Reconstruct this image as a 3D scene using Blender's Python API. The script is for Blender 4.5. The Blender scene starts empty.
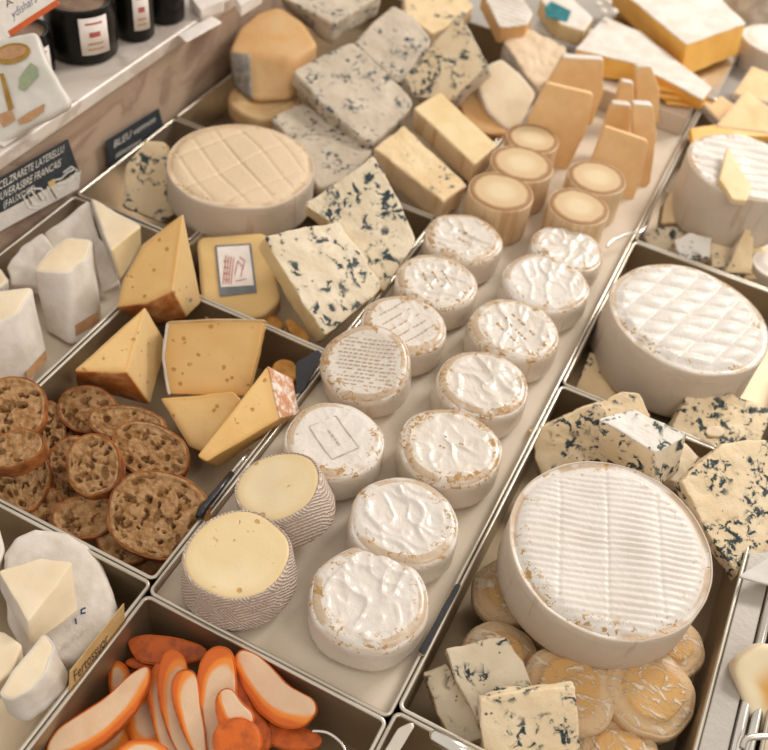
import bpy, math, random
from mathutils import Vector, Matrix, noise
C = bpy.context.scene
# ------------------------------------------------------------------ camera, light, exposure
F = 972.0; HC = 0.8436
_Y = Vector((652, 927, -972)).normalized()
_X = Vector((3741, -1611, 972)); _X = (_X - _X.dot(_Y) * _Y).normalized()
_Z = _X.cross(_Y)
ROT = Matrix((_X, _Y, _Z))
cam = bpy.data.objects.new('camera', bpy.data.cameras.new('camera'))
C.collection.objects.link(cam); C.camera = cam
cam.matrix_world = Matrix.Translation((0, 0, HC)) @ ROT.to_4x4()
cam.data.sensor_fit = 'HORIZONTAL'; cam.data.sensor_width = 36; cam.data.lens = F / 768 * 36
cam.data.clip_start = 0.02; cam.data.clip_end = 50
cam.data.dof.use_dof = True; cam.data.dof.focus_distance = 0.97; cam.data.dof.aperture_fstop = 4.8
C.view_settings.view_transform = 'Standard'; C.view_settings.look = 'None'
C.view_settings.gamma = 1; C.view_settings.use_curve_mapping = False
C.view_settings.exposure = 0.20
w = bpy.data.worlds.new('market_hall'); C.world = w; w.use_nodes = True
w.node_tree.nodes['Background'].inputs[0].default_value = (1.0, 0.925, 0.845, 1)
w.node_tree.nodes['Background'].inputs[1].default_value = 0.70
def area(name, loc, target, sx, sy, power, col):
    l = bpy.data.lights.new(name, 'AREA'); l.shape = 'RECTANGLE'; l.size = sx; l.size_y = sy
    l.energy = power; l.color = col
    o = bpy.data.objects.new(name, l); C.collection.objects.link(o)
    o.location = loc; o.rotation_euler = (Vector(target) - Vector(loc)).to_track_quat('-Z', 'Y').to_euler()
area('window_daylight', (0.75, 3.0, 1.75), (-0.1, 0.85, 0), 0.9, 0.55, 46, (1.0, 0.955, 0.90))
area('stall_lamp', (1.3, 0.3, 1.9), (-0.1, 0.8, 0), 0.6, 0.6, 6, (1.0, 0.9, 0.78))

# ------------------------------------------------------------------ pixel <-> world
def ray(px, py): return ROT @ Vector((px - 384, 375 - py, -F))
def P(px, py, z=0.0):
    d = ray(px, py); return Vector((0, 0, HC)) + d * ((z - HC) / d.z)
def PX(px, py, x):
    d = ray(px, py); return Vector((0, 0, HC)) + d * (x / d.x)
def PP(px, py, c, n):
    d = ray(px, py); o = Vector((0, 0, HC)); return o + d * ((c - o).dot(n) / d.dot(n))
CDIR = Vector((0.336, -0.942, 0)); RDIR = Vector((0.942, 0.336, 0))
def nrm(a, b): return (Vector((0, 0, 1)) + a * CDIR + b * RDIR).normalized()

# ------------------------------------------------------------------ materials
def hx(s):
    s = s.lstrip('#'); r = []
    for i in (0, 2, 4):
        v = int(s[i:i+2], 16) / 255; r.append(v / 12.92 if v <= .04045 else ((v + .055) / 1.055) ** 2.4)
    return (*r, 1)
class NT:
    def __init__(s, name, rough=.6, metal=0, spec=.4):
        s.m = bpy.data.materials.new(name); s.m.use_nodes = True; s.t = s.m.node_tree
        s.b = s.t.nodes['Principled BSDF']; s.b.inputs['Roughness'].default_value = rough
        s.b.inputs['Metallic'].default_value = metal; s.b.inputs['Specular IOR Level'].default_value = spec
        co = s.t.nodes.new('ShaderNodeTexCoord'); oi = s.t.nodes.new('ShaderNodeObjectInfo')
        ad = s.t.nodes.new('ShaderNodeVectorMath'); ad.operation = 'MULTIPLY_ADD'
        cx = s.t.nodes.new('ShaderNodeCombineXYZ')
        for i in range(3): s.t.links.new(oi.outputs['Random'], cx.inputs[i])
        s.t.links.new(cx.outputs[0], ad.inputs[0]); ad.inputs[1].default_value = (7.3, 11.1, 5.7)
        s.t.links.new(co.outputs['Object'], ad.inputs[2])
        s.vec = ad.outputs[0]; s.obj = co.outputs['Object']; s.rnd = oi.outputs['Random']
    def L(s, a, b): s.t.links.new(a, b)
    def put(s, inp, v):
        if isinstance(v, (int, float)): inp.default_value = v
        elif isinstance(v, tuple): inp.default_value = v
        elif isinstance(v, str): inp.default_value = hx(v)
        else: s.L(v, inp)
    def noise(s, scale, det=3, dist=0, rough=.55, vec=None):
        n = s.t.nodes.new('ShaderNodeTexNoise'); n.inputs['Scale'].default_value = scale
        n.inputs['Detail'].default_value = det; n.inputs['Distortion'].default_value = dist
        n.inputs['Roughness'].default_value = rough; s.L(vec or s.vec, n.inputs['Vector']); return n.outputs['Fac']
    def wave(s, scale, dist=1, dscale=1, dir='X', vec=None, det=2):
        n = s.t.nodes.new('ShaderNodeTexWave'); n.bands_direction = dir; n.inputs['Scale'].default_value = scale
        n.inputs['Distortion'].default_value = dist; n.inputs['Detail Scale'].default_value = dscale
        n.inputs['Detail'].default_value = det; s.L(vec or s.vec, n.inputs['Vector']); return n.outputs['Fac']
    def voro(s, scale, feat='F1', vec=None, rand=1):
        n = s.t.nodes.new('ShaderNodeTexVoronoi'); n.feature = feat; n.inputs['Scale'].default_value = scale
        n.inputs['Randomness'].default_value = rand; s.L(vec or s.vec, n.inputs['Vector']); return n.outputs['Distance']
    def scaled(s, sx, sy, sz, vec=None):
        n = s.t.nodes.new('ShaderNodeVectorMath'); n.operation = 'MULTIPLY'; s.L(vec or s.vec, n.inputs[0])
        n.inputs[1].default_value = (sx, sy, sz); return n.outputs[0]
    def sm(s, v, lo, hi):   # smoothstep to 0..1
        n = s.t.nodes.new('ShaderNodeMapRange'); n.interpolation_type = 'SMOOTHSTEP'
        s.put(n.inputs[0], v); n.inputs[1].default_value = lo; n.inputs[2].default_value = hi; return n.outputs[0]
    def m_(s, op, a, b=0.0):
        n = s.t.nodes.new('ShaderNodeMath'); n.operation = op; s.put(n.inputs[0], a); s.put(n.inputs[1], b); return n.outputs[0]
    def mul(s, a, b): return s.m_('MULTIPLY', a, b)
    def mix(s, f, a, b):
        n = s.t.nodes.new('ShaderNodeMix'); n.data_type = 'RGBA'
        s.put(n.inputs[0], f); s.put(n.inputs[6], a); s.put(n.inputs[7], b); return n.outputs[2]
    def attr(s, name='rim'):
        n = s.t.nodes.new('ShaderNodeAttribute'); n.attribute_name = name; return n.outputs['Fac']
    def col(s, v): s.put(s.b.inputs['Base Color'], v); return s
    def bump(s, h, dist=.001, strength=1.0):
        n = s.t.nodes.new('ShaderNodeBump'); n.inputs['Distance'].default_value = dist
        n.inputs['Strength'].default_value = strength; s.L(h, n.inputs['Height']); s.L(n.outputs[0], s.b.inputs['Normal']); return s
    def sss(s, wt=.15, r=.004):
        s.b.inputs['Subsurface Weight'].default_value = wt; s.b.inputs['Subsurface Radius'].default_value = (1, .7, .4)
        s.b.inputs['Subsurface Scale'].default_value = r; return s

M = {}
def camembert(name, white, ochre, amt, side, rough=.42, inn=.55):
    n = NT(name, rough, 0, .5); r = n.attr()
    band = n.mul(n.sm(r, .74, .92), n.sm(r, 1.12, 1.0))
    streak = n.noise(190, 3, .8); blot = n.noise(38, 2)
    msk = n.mul(band, n.sm(n.m_('ADD', n.mul(streak, .6), n.mul(blot, .4)), .53 - amt, .565 - amt))
    inner = n.mul(n.sm(r, .85, .6), n.mul(n.sm(n.wave(60, 3, 2, 'DIAGONAL'), .72, .95), n.sm(n.noise(26, 2), .56, .66)))
    c = n.mix(n.sm(n.noise(20, 3), .3, .7), white, side)
    ring = n.mul(n.mul(n.sm(r, .925, .955), n.sm(r, 1.0, .975)), n.sm(n.noise(28, 2), .40 - amt, .52 - amt)); msk = n.m_('MAXIMUM', msk, n.mul(ring, .6))
    sidef = n.sm(r, 1.0, 1.15)
    c0 = n.mix(sidef, n.mix(.25, white, c), side)
    cs = n.mix(n.mul(sidef, n.sm(n.noise(55, 3, .4, vec=n.scaled(1, 1, .15)), .62, .72)), c0, '#c9a987')
    c1 = n.mix(n.mul(inner, inn), cs, ochre); c2 = n.mix(n.mul(msk, .95), c1, ochre)
    n.col(c2)
    n.bump(n.m_('ADD', n.noise(220, 4), n.mul(n.noise(70, 3, 1), 1.5)), .0012, .6)
    n.b.inputs['Coat Weight'].default_value = .9 if rough < .45 else .3; n.b.inputs['Coat Roughness'].default_value = .25
    M[name] = n.m
camembert('camembert_rind', '#ded6cc', '#ad8034', -.03, '#d6c8b8', inn=.2)
camembert('camembert_rind_browned', '#dcd3c6', '#a87a2e', .0, '#d2c2b0', inn=.35)
camembert('brie_rind', '#dfd8cf', '#b08438', -.035, '#d3c6b7', .5, inn=.0)
camembert('aged_round_rind', '#dcc3a2', '#b8956a', -.06, '#cfb898', .6, inn=0)
def simple(name, c1, c2, sc=40, rough=.6, metal=0, spec=.4, bs=200, bd=.0006, sss=0):
    n = NT(name, rough, metal, spec); n.col(n.mix(n.sm(n.noise(sc, 4), .32, .68), c1, c2)); n.bump(n.noise(bs, 4), bd, .7)
    if sss: n.sss(sss)
    M[name] = n.m; return n
simple('white_rind', '#e4dcd2', '#d3c8ba', 30, .6, bs=130, bd=.0012, sss=.1)
simple('grey_rind', '#d9cdbd', '#b3a593', 45, .8, bs=150, bd=.0015)
simple('cream_paste', '#e8d2a6', '#dfc592', 18, .5, bs=260, bd=.0003, sss=.15)
simple('pale_paste', '#ecdcbf', '#e3cfae', 18, .5, bs=260, bd=.0003, sss=.15)
simple('hard_paste', '#ebc591', '#e2b780', 25, .55, bs=320, bd=.0003, sss=.15)
simple('yellow_side', '#e9b558', '#e2a84c', 25, .5, bs=300, bd=.0004, sss=.12)
simple('yellow_slice', '#edc67c', '#e8b765', 25, .5, bs=300, bd=.0003, sss=.12)
simple('block_yellow', '#e6c488', '#debb7c', 20, .5, bs=300, bd=.0003, sss=.12)
simple('pale_rind', '#d6b688', '#c49f6c', 30, .65, bs=140, bd=.001)
simple('orange_ball_rind', '#cfa068', '#d0ab7a', 30, .6, bs=160, bd=.0008)
simple('wedge_label_grey', '#9d958b', '#7c756d', 90, .6)
n = NT('paper_side', .5); cr_ = n.noise(42, 3, .5, vec=n.scaled(1, 1, .12))
n.col(n.mix(n.mul(n.sm(cr_, .6, .7), .55), n.mix(n.noise(22, 3), '#d2c3b2', '#c6b5a2'), '#b3987a')); n.bump(n.m_('ADD', n.mul(n.noise(45, 4, 1.5), 1.2), cr_), .0016, .7); M['paper_side'] = n.m
n = NT('log_side', .35, 0, .6); cr_ = n.noise(50, 3, .3, vec=n.scaled(1, 1, .1))
n.col(n.mix(n.sm(cr_, .5, .7), '#d6b992', '#c09a6e')); n.bump(cr_, .001, .5); M['log_side'] = n.m
simple('paper_liner', '#d8cbb8', '#d0c1ac', 12, .75, bs=300, bd=.0002)
simple('tray_steel', '#b8a996', '#a5957f', 9, .38, .75, bs=500, bd=.00005)
simple('tray_dark_steel', '#ab987c', '#95836a', 9, .42, .7, bs=500, bd=.00005)
simple('rim_steel', '#d8d0c2', '#c4baaa', 9, .3, .85, bs=500, bd=.00005)
simple('bright_steel', '#e4e0da', '#cfc9c0', 9, .2, 1, bs=500, bd=.00003)
simple('counter_grey', '#b3aca3', '#a39b90', 6, .5, .2)
simple('counter_dark', '#5a5046', '#463d34', 6, .6)
simple('tape_black', '#1d1d20', '#26262a', 20, .3, spec=.6)
simple('slate', '#2c3238', '#363c42', 60, .6)
simple('sign_white', '#d9d3cb', '#cfc8be', 60, .6)
simple('chalk_white', '#e4e0d6', '#d9d4ca', 60, .7)
simple('tag_paper', '#cfae77', '#c49f66', 40, .7)
simple('ink_brown', '#4b3a2c', '#3c2e22', 60, .7)
simple('ink_blue', '#3c4f78', '#33456a', 60, .7)
simple('ink_red', '#c0665a', '#b45b50', 60, .7)
simple('print_ochre', '#bf966a', '#b08660', 120, .6)
simple('stripe_orange', '#c4581e', '#b84f1a', 60, .6)
simple('gold', '#b08a3e', '#9a7430', 60, .35, .4)
simple('pouch_white', '#dcd7ce', '#cfc9be', 30, .4, bs=40, bd=.002)
simple('teal_label', '#1c7a80', '#145f68', 90, .5)
simple('green_cheese_print', '#9fa77b', '#8b9a86', 90, .5)
simple('jar_glaze', '#0e0d0b', '#151310', 30, .3, spec=.25)
simple('terrine', '#8b705a', '#7a604c', 60, .6)
simple('sticker', '#efe6df', '#e6dcd2', 60, .5)
simple('sticker_edge', '#6c6f72', '#7d8082', 60, .5)
simple('crust', '#ad6a33', '#74401a', 60, .7, bs=180, bd=.0015)
simple('cracker', '#c58f45', '#a8742f', 70, .7, bs=180, bd=.0015)

# bread crumb
n = NT('crumb', .85, 0, .15); v = n.voro(170, 'SMOOTH_F1')
n.col(n.mix(n.sm(n.noise(110, 4, .5), .35, .68), '#bb946a', '#946a3e'))
n.bump(n.m_('ADD', n.noise(260, 5), n.mul(v, 1.2)), .003, .9); M['crumb'] = n.m
# blue cheeses
def blue(name, base, base2, vein, cluster, thr, scale=95, grey=0):
    n = NT(name, .55, 0, .4)
    cl = n.sm(n.noise(27, 1), cluster, cluster + .10)
    f = n.mul(cl, n.sm(n.noise(scale, 4, .5, .62), thr, thr + .03))
    spots = n.sm(n.voro(105, 'F1', n.vec), .17, .12)
    spots = n.mul(spots, n.sm(n.noise(60, 1), .55, .6))
    f2 = n.m_('MAXIMUM', f, n.mul(spots, .9))
    halo = n.mul(n.mul(cl, n.sm(n.noise(scale, 4, .5, .62), thr - .08, thr + .01)), .45)
    b = n.mix(n.sm(n.noise(20, 3), .3, .7), base, base2)
    c = n.mix(halo, b, '#b3ab98' if not grey else '#a29c92')
    c = n.mix(f2, c, n.mix(n.sm(n.noise(240, 2), .4, .6), vein, '#46524f'))
    n.col(c).sss(.1); n.bump(n.m_('SUBTRACT', n.noise(200, 4), n.mul(f2, .8)), .0014, .7); M[name] = n.m
blue('blue_paste', '#eedbb9', '#e6cea6', '#1f3034', .43, .54)
blue('blue_paste_dense', '#e8dac0', '#dac9ac', '#222f38', .42, .545, 70)
blue('blue_white_top', '#ece8e0', '#e3dcd0', '#35413a', .44, .55, 80)
blue('blue_grey_rind', '#cfc1ad', '#bcad99', '#3a3f45', .46, .56, 120, 1)
blue('blue_light', '#e8cfa6', '#dfc294', '#3c4648', .54, .56, 120)
# semi hard cheese with eyes
def comte(name, c1, c2, edge, eye='#c98d2c'):
    n = NT(name, .45, 0, .45); r = n.attr()
    c = n.mix(n.sm(n.noise(14, 3), .35, .7), c1, c2)
    e = n.mul(n.sm(n.voro(95, 'F1'), .29, .23), n.sm(n.noise(45, 1), .57, .61))
    c = n.mix(n.mul(n.sm(r, .72, 1.0), .55), c, edge)
    c = n.mix(n.mul(e, .8), c, eye)
    n.col(c).sss(.15); n.bump(n.m_('SUBTRACT', n.mul(n.noise(240, 3), .25), e), .0012, .8); M[name] = n.m
comte('comte_paste', '#ebc585', '#e4b872', '#d6a358', '#b98236')
comte('comte_pale', '#e8ce9e', '#e0c089', '#d3ae72', '#8c8a80')
comte('reblochon_paste', '#e8d5ae', '#e2cb9c', '#dcc08c', '#c08f3c')
n = NT('comte_rind', .5, 0, .45); n.col(n.mix(n.sm(n.noise(45, 4), .4, .72), '#b0672a', '#d7a06a')); n.bump(n.noise(160, 4), .001, .7); M['comte_rind'] = n.m
n = NT('pink_rind', .7); n.col(n.mix(n.sm(n.noise(120, 4), .42, .62), '#c9906a', '#ecdfd2')); n.bump(n.noise(200, 4), .0015, .8); M['pink_rind'] = n.m
n = NT('gold_heart', .45); r = n.m_('ADD', n.attr(), n.mul(n.m_('SUBTRACT', n.noise(18, 2), .5), .4))
n.col(n.mix(n.sm(r, .1, .75), '#d89f48', '#ecdcb8')).sss(.15); M['gold_heart'] = n.m
# basket marks rind
n = NT('basket_rind', .75)
w1 = n.wave(125, 2.5, 3, 'DIAGONAL', det=2)
n2 = n.scaled(-1, 1, 1); w2 = n.wave(125, 2.5, 3, 'DIAGONAL', vec=n2, det=2)
sel = n.sm(n.noise(48, 1), .48, .51)
ww = n.m_('ADD', n.mul(w1, sel), n.mul(w2, n.m_('SUBTRACT', 1.0, sel)))
n.col(n.mix(n.sm(ww, .3, .75), '#bca694', '#dccdc0')); n.bump(ww, .0016, .9); M['basket_rind'] = n.m
# washed rind small rounds
n = NT('washed_rind', .6); r = n.attr()
f = n.sm(n.noise(38, 4, 2.0, vec=n.scaled(1, 1.9, 1)), .47, .62)
f = n.m_('MAXIMUM', f, n.mul(n.sm(r, .85, 1.0), .45))
n.col(n.mix(n.mul(f, .85), n.mix(n.noise(25, 2), '#cc9a56', '#d2aa70'), '#e4d5bf')); n.bump(n.m_('ADD', n.noise(90, 4, 1), f), .0016, .8); M['washed_rind'] = n.m
# log top rings
n = NT('log_top', .55); r = n.attr(); rr = n.m_('ADD', r, n.mul(n.noise(60, 2), .12))
c = n.mix(n.sm(rr, .3, .75), '#d9c5a0', '#cdb088'); c = n.mix(n.mul(n.sm(rr, .84, .97), .9), c, '#94693c')
n.col(c).sss(.1); n.bump(n.noise(150, 3), .0006); M['log_top'] = n.m
# pumpkin slice
n = NT('slice_flesh', .4, 0, .5); r = n.m_('ADD', n.attr(), n.mul(n.m_('SUBTRACT', n.noise(45, 2), .5), .18))
c = n.mix(n.sm(n.noise(30, 3), .4, .7), '#e3c3a0', '#dcb590'); c = n.mix(n.sm(r, .52, .76), c, '#ec8a26'); c = n.mix(n.sm(r, .8, 1.0), c, '#d4640f')
n.col(c).sss(.15); n.bump(n.noise(200, 3), .0004); M['slice_flesh'] = n.m
n = NT('slice_skin', .42, 0, .5); n.col(n.mix(n.sm(n.noise(90, 4), .4, .72), '#d4640f', '#a84c0e')); n.bump(n.noise(160, 4), .0007); M['slice_skin'] = n.m
# marble
n = NT('marble', .3, 0, .5); v = n.noise(4.5, 5, 1.2); v2 = n.sm(n.m_('ABSOLUTE', n.m_('SUBTRACT', v, .5)), .0, .07)
c = n.mix(v2, '#bdafa3', n.mix(n.sm(n.noise(4, 4, 1), .35, .7), '#d8cec3', '#c3b6aa')); n.col(c); M['marble'] = n.m
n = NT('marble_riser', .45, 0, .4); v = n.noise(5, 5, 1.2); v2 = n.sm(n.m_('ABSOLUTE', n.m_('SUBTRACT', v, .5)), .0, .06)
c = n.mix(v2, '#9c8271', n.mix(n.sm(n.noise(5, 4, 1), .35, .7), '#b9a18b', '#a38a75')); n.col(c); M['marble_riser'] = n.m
# jar film / clear wrap
n = NT('clear_film', .12, 0, .5); n.b.inputs['Transmission Weight'].default_value = .9; n.b.inputs['IOR'].default_value = 1.15; n.col('#fbf8f4')
n.bump(n.noise(60, 3), .002); M['clear_film'] = n.m

# ------------------------------------------------------------------ object helpers
def link(name, me, parent=None, mats=()):
    o = bpy.data.objects.new(name, me); C.collection.objects.link(o)
    for m in mats: me.materials.append(M[m] if isinstance(m, str) else m)
    if parent: o.parent = parent
    return o
def tag(o, label, cat, group=None, kind=None):
    if label: o['label'] = label
    if cat: o['category'] = cat
    if group: o['group'] = group
    if kind: o['kind'] = kind
    return o
def thing(name, label, cat, loc=(0, 0, 0), group=None):
    o = bpy.data.objects.new(name, None); C.collection.objects.link(o); o.empty_display_size = .02
    o.location = loc; return tag(o, label, cat, group)
def mesh(verts, faces, name='m', smooth=True, rim=None, mi=None):
    me = bpy.data.meshes.new(name); me.from_pydata([tuple(v) for v in verts], [], faces)
    if smooth: me.polygons.foreach_set('use_smooth', [True] * len(me.polygons))
    if mi: me.polygons.foreach_set('material_index', mi)
    if rim:
        a = me.attributes.new('rim', 'FLOAT', 'POINT'); a.data.foreach_set('value', rim)
    me.update(); return me
def box(x0, x1, y0, y1, z0, z1, V, Fc):
    b = len(V)
    V += [Vector((x, y, z)) for z in (z0, z1) for y in (y0, y1) for x in (x0, x1)]
    Fc += [tuple(b + i for i in f) for f in ((0, 2, 3, 1), (4, 5, 7, 6), (0, 1, 5, 4), (2, 6, 7, 3), (0, 4, 6, 2), (1, 3, 7, 5))]
def boxes(lst, name, mat, parent=None, bevel=0):
    V, Fc = [], []
    for b in lst: box(*b, V, Fc)
    o = link(name, mesh(V, Fc, name, False), parent, [mat])
    if bevel:
        m = o.modifiers.new('bevel', 'BEVEL'); m.width = bevel; m.segments = 3; m.limit_method = 'ANGLE'
    return o
def tube(name, pts, r, mat, parent=None, closed=False, n=10, radii=None):
    V, Fc = [], []; N = len(pts); pts = [Vector(p) for p in pts]; prev = None
    for i, p in enumerate(pts):
        t = (pts[(i+1) % N] - pts[i-1]) if closed else (pts[min(i+1, N-1)] - pts[max(i-1, 0)])
        t.normalize(); up = prev if prev else (Vector((0, 0, 1)) if abs(t.z) < .9 else Vector((1, 0, 0)))
        a = t.cross(up).normalized(); b = a.cross(t).normalized(); prev = b
        rr = radii[i] if radii else r
        for k in range(n):
            th = 2 * math.pi * k / n; V.append(p + rr * (a * math.cos(th) + b * math.sin(th)))
    for i in range(N if closed else N - 1):
        for k in range(n):
            j = (i + 1) % N; Fc.append((i*n+k, i*n+(k+1) % n, j*n+(k+1) % n, j*n+k))
    if not closed: Fc.append(tuple(range(n))[::-1]); Fc.append(tuple((N-1)*n+k for k in range(n)))
    return link(name, mesh(V, Fc, name), parent, [mat])
def lathe(name, prof, mat, parent=None, n=64, loc=(0, 0, 0), mats=None, mi=None):
    V, Fc, m = [], [], []
    for (r, z) in prof:
        for k in range(n):
            t = 2 * math.pi * k / n; V.append(Vector((r*math.cos(t), r*math.sin(t), z)))
    for i in range(len(prof)-1):
        for k in range(n): Fc.append((i*n+k, i*n+(k+1) % n, (i+1)*n+(k+1) % n, (i+1)*n+k)); m.append(mi[i] if mi else 0)
    Fc.append(tuple(range(n))[::-1]); m.append(0)
    Fc.append(tuple((len(prof)-1)*n+k for k in range(n))); m.append(mi[-1] if mi else 0)
    o = link(name, mesh(V, Fc, name, mi=m), parent, mats or [mat]); o.location = loc; return o

# outline resampling: matching dense outlines (top, bottom) with edge ids
def resample(P4, cr, step, smooth):
    n = len(P4); out = []
    if smooth:
        pts = [(a, b, i) for i, (a, b) in enumerate(P4)]
        for _ in range(3):
            q = []
            for i in range(len(pts)):
                a, b = pts[i], pts[(i+1) % len(pts)]
                q.append((a[0]*.75+b[0]*.25, a[1]*.75+b[1]*.25, a[2])); q.append((a[0]*.25+b[0]*.75, a[1]*.25+b[1]*.75, a[2]))
            pts = q
        out = pts
    else:
        for i in range(n):
            (p0, b0), (p1, b1), (p2, b2) = P4[i-1], P4[i], P4[(i+1) % n]
            l0 = max((p1-p0).length, 1e-6); l2 = max((p2-p1).length, 1e-6)
            c = min(cr, l0*.45, l2*.45); f0 = c/l0; f2 = c/l2
            a = (p1.lerp(p0, f0), b1.lerp(b0, f0)); b = (p1.lerp(p2, f2), b1.lerp(b2, f2))
            for k in range(5):
                t = k/4
                q = [a[j]*(1-t)**2 + (p1, b1)[j]*2*t*(1-t) + b[j]*t*t for j in (0, 1)]
                out.append((q[0], q[1], (i-1) % n if t < .5 else i))
    ot, ob = [], []; N = len(out)
    for i in range(N):
        a, b = out[i], out[(i+1) % N]; k = max(1, int((b[0]-a[0]).length/step))
        for j in range(k): ot.append((a[0].lerp(b[0], j/k), a[2])); ob.append((a[1].lerp(b[1], j/k), a[2]))
    return ot, ob

def loft(root_name, label, cat, group, ot, ob, h, M4, mats, er=.004, rough=(.0006, 40), topf=None, nz=6, parts=None,
         body='body', rstep=None, seed=None, rimf=None):
    """ot, ob: matching outlines [(Vector2, edge)] top/bottom in local frame; top at z=h, bottom at z=0.
    mats: dict zone->material ('top','side',int,'bot'); parts: {child: (zones, thickness)}"""
    n = len(ot); rnd = random.Random(seed if seed is not None else label)
    off = Vector((rnd.uniform(-50, 50), rnd.uniform(-50, 50), rnd.uniform(-50, 50)))
    cT = sum((p for p, _ in ot), Vector((0, 0)))/n; cB = sum((p for p, _ in ob), Vector((0, 0)))/n
    rad = max((p-cT).length for p, _ in ot); nr = max(4, min(70, int(rad/(rstep or .006))))
    V, rim, zone = [], [], []
    T = topf or (lambda x, y, r: 0.0)
    V.append(Vector((cT.x, cT.y, h + T(cT.x, cT.y, 0)))); rim.append(0.0)
    rings = []
    def inner(o, c, i, d):  # inset by distance d toward centroid
        p = o[i][0]; v = c-p; L = v.length; return p + v*(min(d, L*.9)/max(L, 1e-6))
    e = min(er, h*.45)
    for k in range(1, nr+1):
        s = k/nr
        for i in range(n):
            q = cT.lerp(inner(ot, cT, i, e), s); r = s*.96
            V.append(Vector((q.x, q.y, h + T(q.x, q.y, s)))); rim.append(r)
    for k in (1, 2, 3):
        a = k/4*math.pi/2
        for i in range(n):
            q = inner(ot, cT, i, e*(1-math.sin(a))); qb = inner(ob, cB, i, e*(1-math.sin(a)))
            f = e*(1-math.cos(a))/h; q = q.lerp(qb, f)
            V.append(Vector((q.x, q.y, h*(1-f) + T(q.x, q.y, 1)*(1-k/4)))); rim.append(.96+.01*k)
    nt = nr + 3
    for k in range(nz+1):
        f = (e + (h-2*e)*k/nz)/h
        for i in range(n):
            q = ot[i][0].lerp(ob[i][0], f); V.append(Vector((q.x, q.y, h*(1-f)))); rim.append(1+f)
    for k in (1, 2, 3):
        a = k/3*math.pi/2
        for i in range(n):
            q = inner(ob, cB, i, e*(1-math.cos(a))); V.append(Vector((q.x, q.y, e*(1-math.sin(a))))); rim.append(2.0)
    V.append(Vector((cB.x, cB.y, 0))); rim.append(3.0)
    R = nt + nz + 1 + 3; Fc, zn = [], []
    for i in range(n):
        Fc.append((0, 1+i, 1+(i+1) % n)); zn.append('top')
    for k in range(R-1):
        for i in range(n):
            j = (i+1) % n; Fc.append((1+k*n+i, 1+(k+1)*n+i, 1+(k+1)*n+j, 1+k*n+j))
            zn.append('top' if k < nt-2 else ('bot' if k >= R-2 else ot[i][1]))
    last = len(V)-1
    for i in range(n):
        Fc.append((1+(R-1)*n+i, last, 1+(R-1)*n+(i+1) % n)); zn.append('bot')
    if rimf: rim = [rimf(v.x, v.y, q) if q < 1 else q for v, q in zip(V, rim)]
    A, fq = rough
    if A:
        for i, v in enumerate(V):
            d = noise.noise_vector((v+off)*fq)*A + noise.noise_vector((v+off)*fq*2.7)*A*.4
            if topf and rim[i] < .95: d *= .15
            V[i] = v + d
    def zm(z):
        if z in mats: return mats[z]
        if z in ('top', 'bot'): return mats.get(z, mats.get('side'))
        return mats['side']
    if not parts:
        names = []; mi = []
        for z in zn:
            m = zm(z)
            if m not in names: names.append(m)
            mi.append(names.index(m))
        o = link(root_name, mesh(V, Fc, root_name, rim=rim, mi=mi), None, names)
        o.matrix_world = M4; tag(o, label, cat, group); return o
    root = thing(root_name, label, cat, group=group); root.matrix_world = M4
    partof = {}
    for pn, (zs, th) in parts.items():
        for z in zs: partof[z] = pn
    def pz(z):
        if z in partof: return partof[z]
        if isinstance(z, int) and 'side' in partof: return partof['side']
        return body
    keep = list(range(len(Fc)))
    names, mi = [], []
    for z in zn:
        m = zm(z) if pz(z) == body else mats.get('under', mats['top'])
        if m not in names: names.append(m)
        mi.append(names.index(m))
    base = mesh(V, Fc, body, rim=rim, mi=mi); link(body, base, root, names)
    N = [v.normal.copy() for v in base.vertices]
    for pn, (zs, th) in parts.items():
        fs = [k for k in keep if pz(zn[k]) == pn]
        if not fs: continue
        used = sorted({i for k in fs for i in Fc[k]}); idx = {v: q for q, v in enumerate(used)}; U = len(used)
        PV = [V[i] + N[i]*th for i in used] + [V[i] - N[i]*.0005 for i in used]
        prim = [rim[i] for i in used]*2
        PF, cnt, nm, pm = [], {}, [], []
        for k in fs:
            f = [idx[i] for i in Fc[k]]; m = zm(zn[k])
            if m not in nm: nm.append(m)
            PF.append(tuple(f)); pm.append(nm.index(m))
            for a, b in zip(f, f[1:]+f[:1]): cnt[(a, b)] = nm.index(m)
        for (a, b), q in list(cnt.items()):
            if (b, a) not in cnt: PF.append((b, a, a+U, b+U)); pm.append(q)
        link(pn, mesh(PV, PF, pn, rim=prim, mi=pm), root, nm)
    return root

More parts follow.
